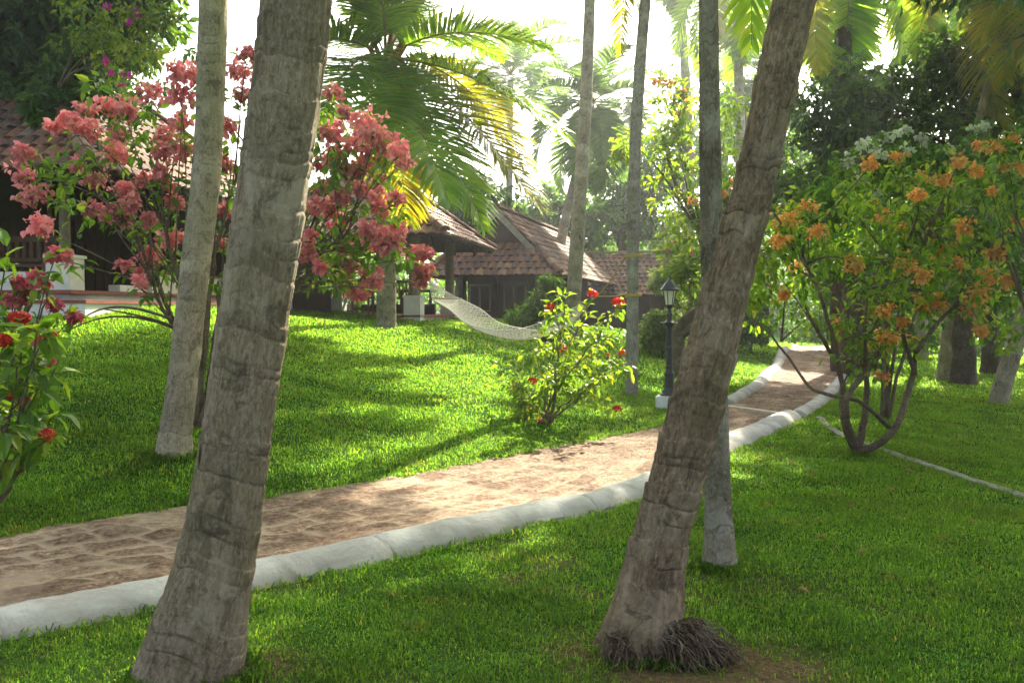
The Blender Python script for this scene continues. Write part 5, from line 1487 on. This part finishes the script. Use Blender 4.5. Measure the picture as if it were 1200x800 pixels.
# ------------------------------------------------------------------ grass
def grass_blades():
    rng = np.random.default_rng(90)
    P_, Hh, Wd = [], [], []
    for (y0, y1, dens, hgt_, wid) in ((2.6, 5.2, 8500, .034, .0050), (5.2, 8, 5600, .038, .0062), (8, 12, 3000, .042, .008), (12, 18, 1300, .05, .012), (18, 30, 420, .06, .020), (30, 46, 90, .10, .045)):
        w0, w1 = -.56 * y1 - .3, .56 * y1 + .3
        n = int((y1 - y0) * (w1 - w0) * dens)
        x = rng.uniform(w0, w1, n); y = rng.uniform(y0, y1, n)
        ok = (np.abs(x) < .54 * y + .35)
        x, y = x[ok], y[ok]
        nb = fbm(np.stack([x * 3.2, y * 3.2, x * 0], -1), 12, 3)
        bare = bare_mask(x, y)
        ok = (rng.uniform(0, 1, len(x)) > bare * .93) & (rng.uniform(0, 1, len(x)) < .45 + 1.1 * nb)
        x, y, nb = x[ok], y[ok], nb[ok]
        ok = ~in_path(x, y, SHR)
        x, y, nb = x[ok], y[ok], nb[ok]
        P_.append(np.stack([x, y], -1)); Hh.append(hgt_ * (.35 + 1.3 * nb) * rng.uniform(.55, 1.35, len(x))); Wd.append(wid * rng.uniform(.7, 1.3, len(x)))
    return np.concatenate(P_), np.concatenate(Hh), np.concatenate(Wd), rng
nL = nz(Lc - Rc)
SHR = np.vstack([Lc - nL * (.03 + .05 * np.sin(np.arange(NP_) * 1.7)[:, None]), (Rc - nL * .02)[::-1]])
xy, hh, ww, rng = grass_blades()
ex_, eh_ = [], []
for (cx, cy, r_, m_) in ((P(225, 785, 4.08)[0], 4.08, .235, 900), (b1[0], b1[1], .16, 700), (P(762, 730, 4.42)[0], 4.42, .17, 700), (b3[0], b3[1], .105, 700), (root3[0], root3[1], .10, 400), (b4[0], b4[1], .15, 300), (lb[0], lb[1], .25, 420)):
    a_ = rng.uniform(0, 6.283, m_); q_ = r_ + np.abs(rng.normal(0, .05, m_))
    ex_.append(np.stack([cx + np.cos(a_) * q_, cy + np.sin(a_) * q_], -1)); eh_.append(rng.uniform(.035, .085, m_))
for edge, sg, off, m_ in ((Rc, -1, .03, 5200), (Lc, 1, .0, 5200)):
    f_ = rng.uniform(0, 1, m_) ** 1.0 * 250
    f_ = f_ + 6 * np.sin(f_ * .9)
    ox = np.interp(f_, np.arange(NP_), edge[:, 0]); oy = np.interp(f_, np.arange(NP_), edge[:, 1])
    nx_ = np.interp(f_, np.arange(NP_), nL[:, 0]); ny_ = np.interp(f_, np.arange(NP_), nL[:, 1])
    o_ = sg * (off + rng.normal(0, .03, m_))
    ex_.append(np.stack([ox + nx_ * o_, oy + ny_ * o_], -1)); eh_.append(rng.uniform(.03, .08, m_))
ex_ = np.concatenate(ex_); eh_ = np.concatenate(eh_)
xy = np.concatenate([xy, ex_]); hh = np.concatenate([hh, eh_]); ww = np.concatenate([ww, rng.uniform(.005, .009, len(ex_))])
n = len(xy)
# longer tufts along the left path edge
z = H(xy[:, 0], xy[:, 1]) + .02 * (fbm(np.stack([xy[:, 0] * .8, xy[:, 1] * .8, xy[:, 0] * 0], -1), 3) - .5) - .004
az = rng.uniform(0, 2 * np.pi, n); lean = rng.uniform(.2, 1.55, n)
dv = np.stack([np.cos(az), np.sin(az), 0 * az], -1); sv = np.stack([-np.sin(az), np.cos(az), 0 * az], -1)
b0 = np.stack([xy[:, 0], xy[:, 1], z], -1)
up = np.array([0, 0, 1.0])
mid = b0 + dv * (hh * lean * .35)[:, None] + up * (hh * .62)[:, None]
tip = b0 + dv * (hh * lean * 1.05)[:, None] + up * (hh * (1.0 - .42 * lean))[:, None]
V = np.stack([b0 - sv * ww[:, None] * .4, b0 + sv * ww[:, None] * .4, mid + sv * ww[:, None] * .5, mid - sv * ww[:, None] * .5, tip], 1).reshape(-1, 3)
k5 = np.arange(n)[:, None] * 5
mb = MB(); mb.add(V, [k5 + np.array([[0, 1, 2, 3]]), k5 + np.array([[3, 2, 4]])])
print('blades', n)
tag(mb.build('grass', M['grass']), 'short lush lawn grass on both sides of the paved path', 'grass', kind='stuff')

# ------------------------------------------------------------------ haze
k = NT('morning haze')
k.t.nodes.clear()
out = k.N('ShaderNodeOutputMaterial')
vol = k.N('ShaderNodeVolumePrincipled')
vol.inputs['Color'].default_value = (.93, .96, 1.0, 1)
vol.inputs['Density'].default_value = HAZE
vol.inputs['Anisotropy'].default_value = .82
k.L(vol.outputs[0], out.inputs['Volume'])
mb = MB(); mb.box(-141, 141, -31, 141, -6, 26)
tag(mb.build('haze', k.m), 'thin bright morning haze hanging between the palms', 'haze', kind='stuff')

# fallen leaves on the right lawn
rng = np.random.default_rng(91)
for k, (px, py) in enumerate([(905, 530), (922, 545), (968, 640), (935, 700), (1052, 612), (985, 585), (1000, 600), (1080, 555), (955, 560), (1015, 655), (1110, 640), (1060, 552), (905, 600), (880, 560), (1135, 615), (890, 575), (980, 540), (935, 625), (950, 520), (1040, 575)]):
    d = 1.5 * F / (py - 365); g = G(px, py, d); a = rng.uniform(0, 6.28); L_ = rng.uniform(.05, .085)
    mb = MB(); leaves(mb, [g + (0, 0, .045)], [(math.cos(a), math.sin(a), .15)], [(rng.normal(0, .3), rng.normal(0, .3), 1)], L_, L_ * .5, 1, .3, .35)
    tag(mb.build('fallen_leaf', M['dry'], origin=g), 'curled dry brown leaf lying on the shaded right lawn', 'leaf', 'fallen leaves on the right lawn')

for o in bpy.data.objects:
    if '_o' in o: del o['_o']
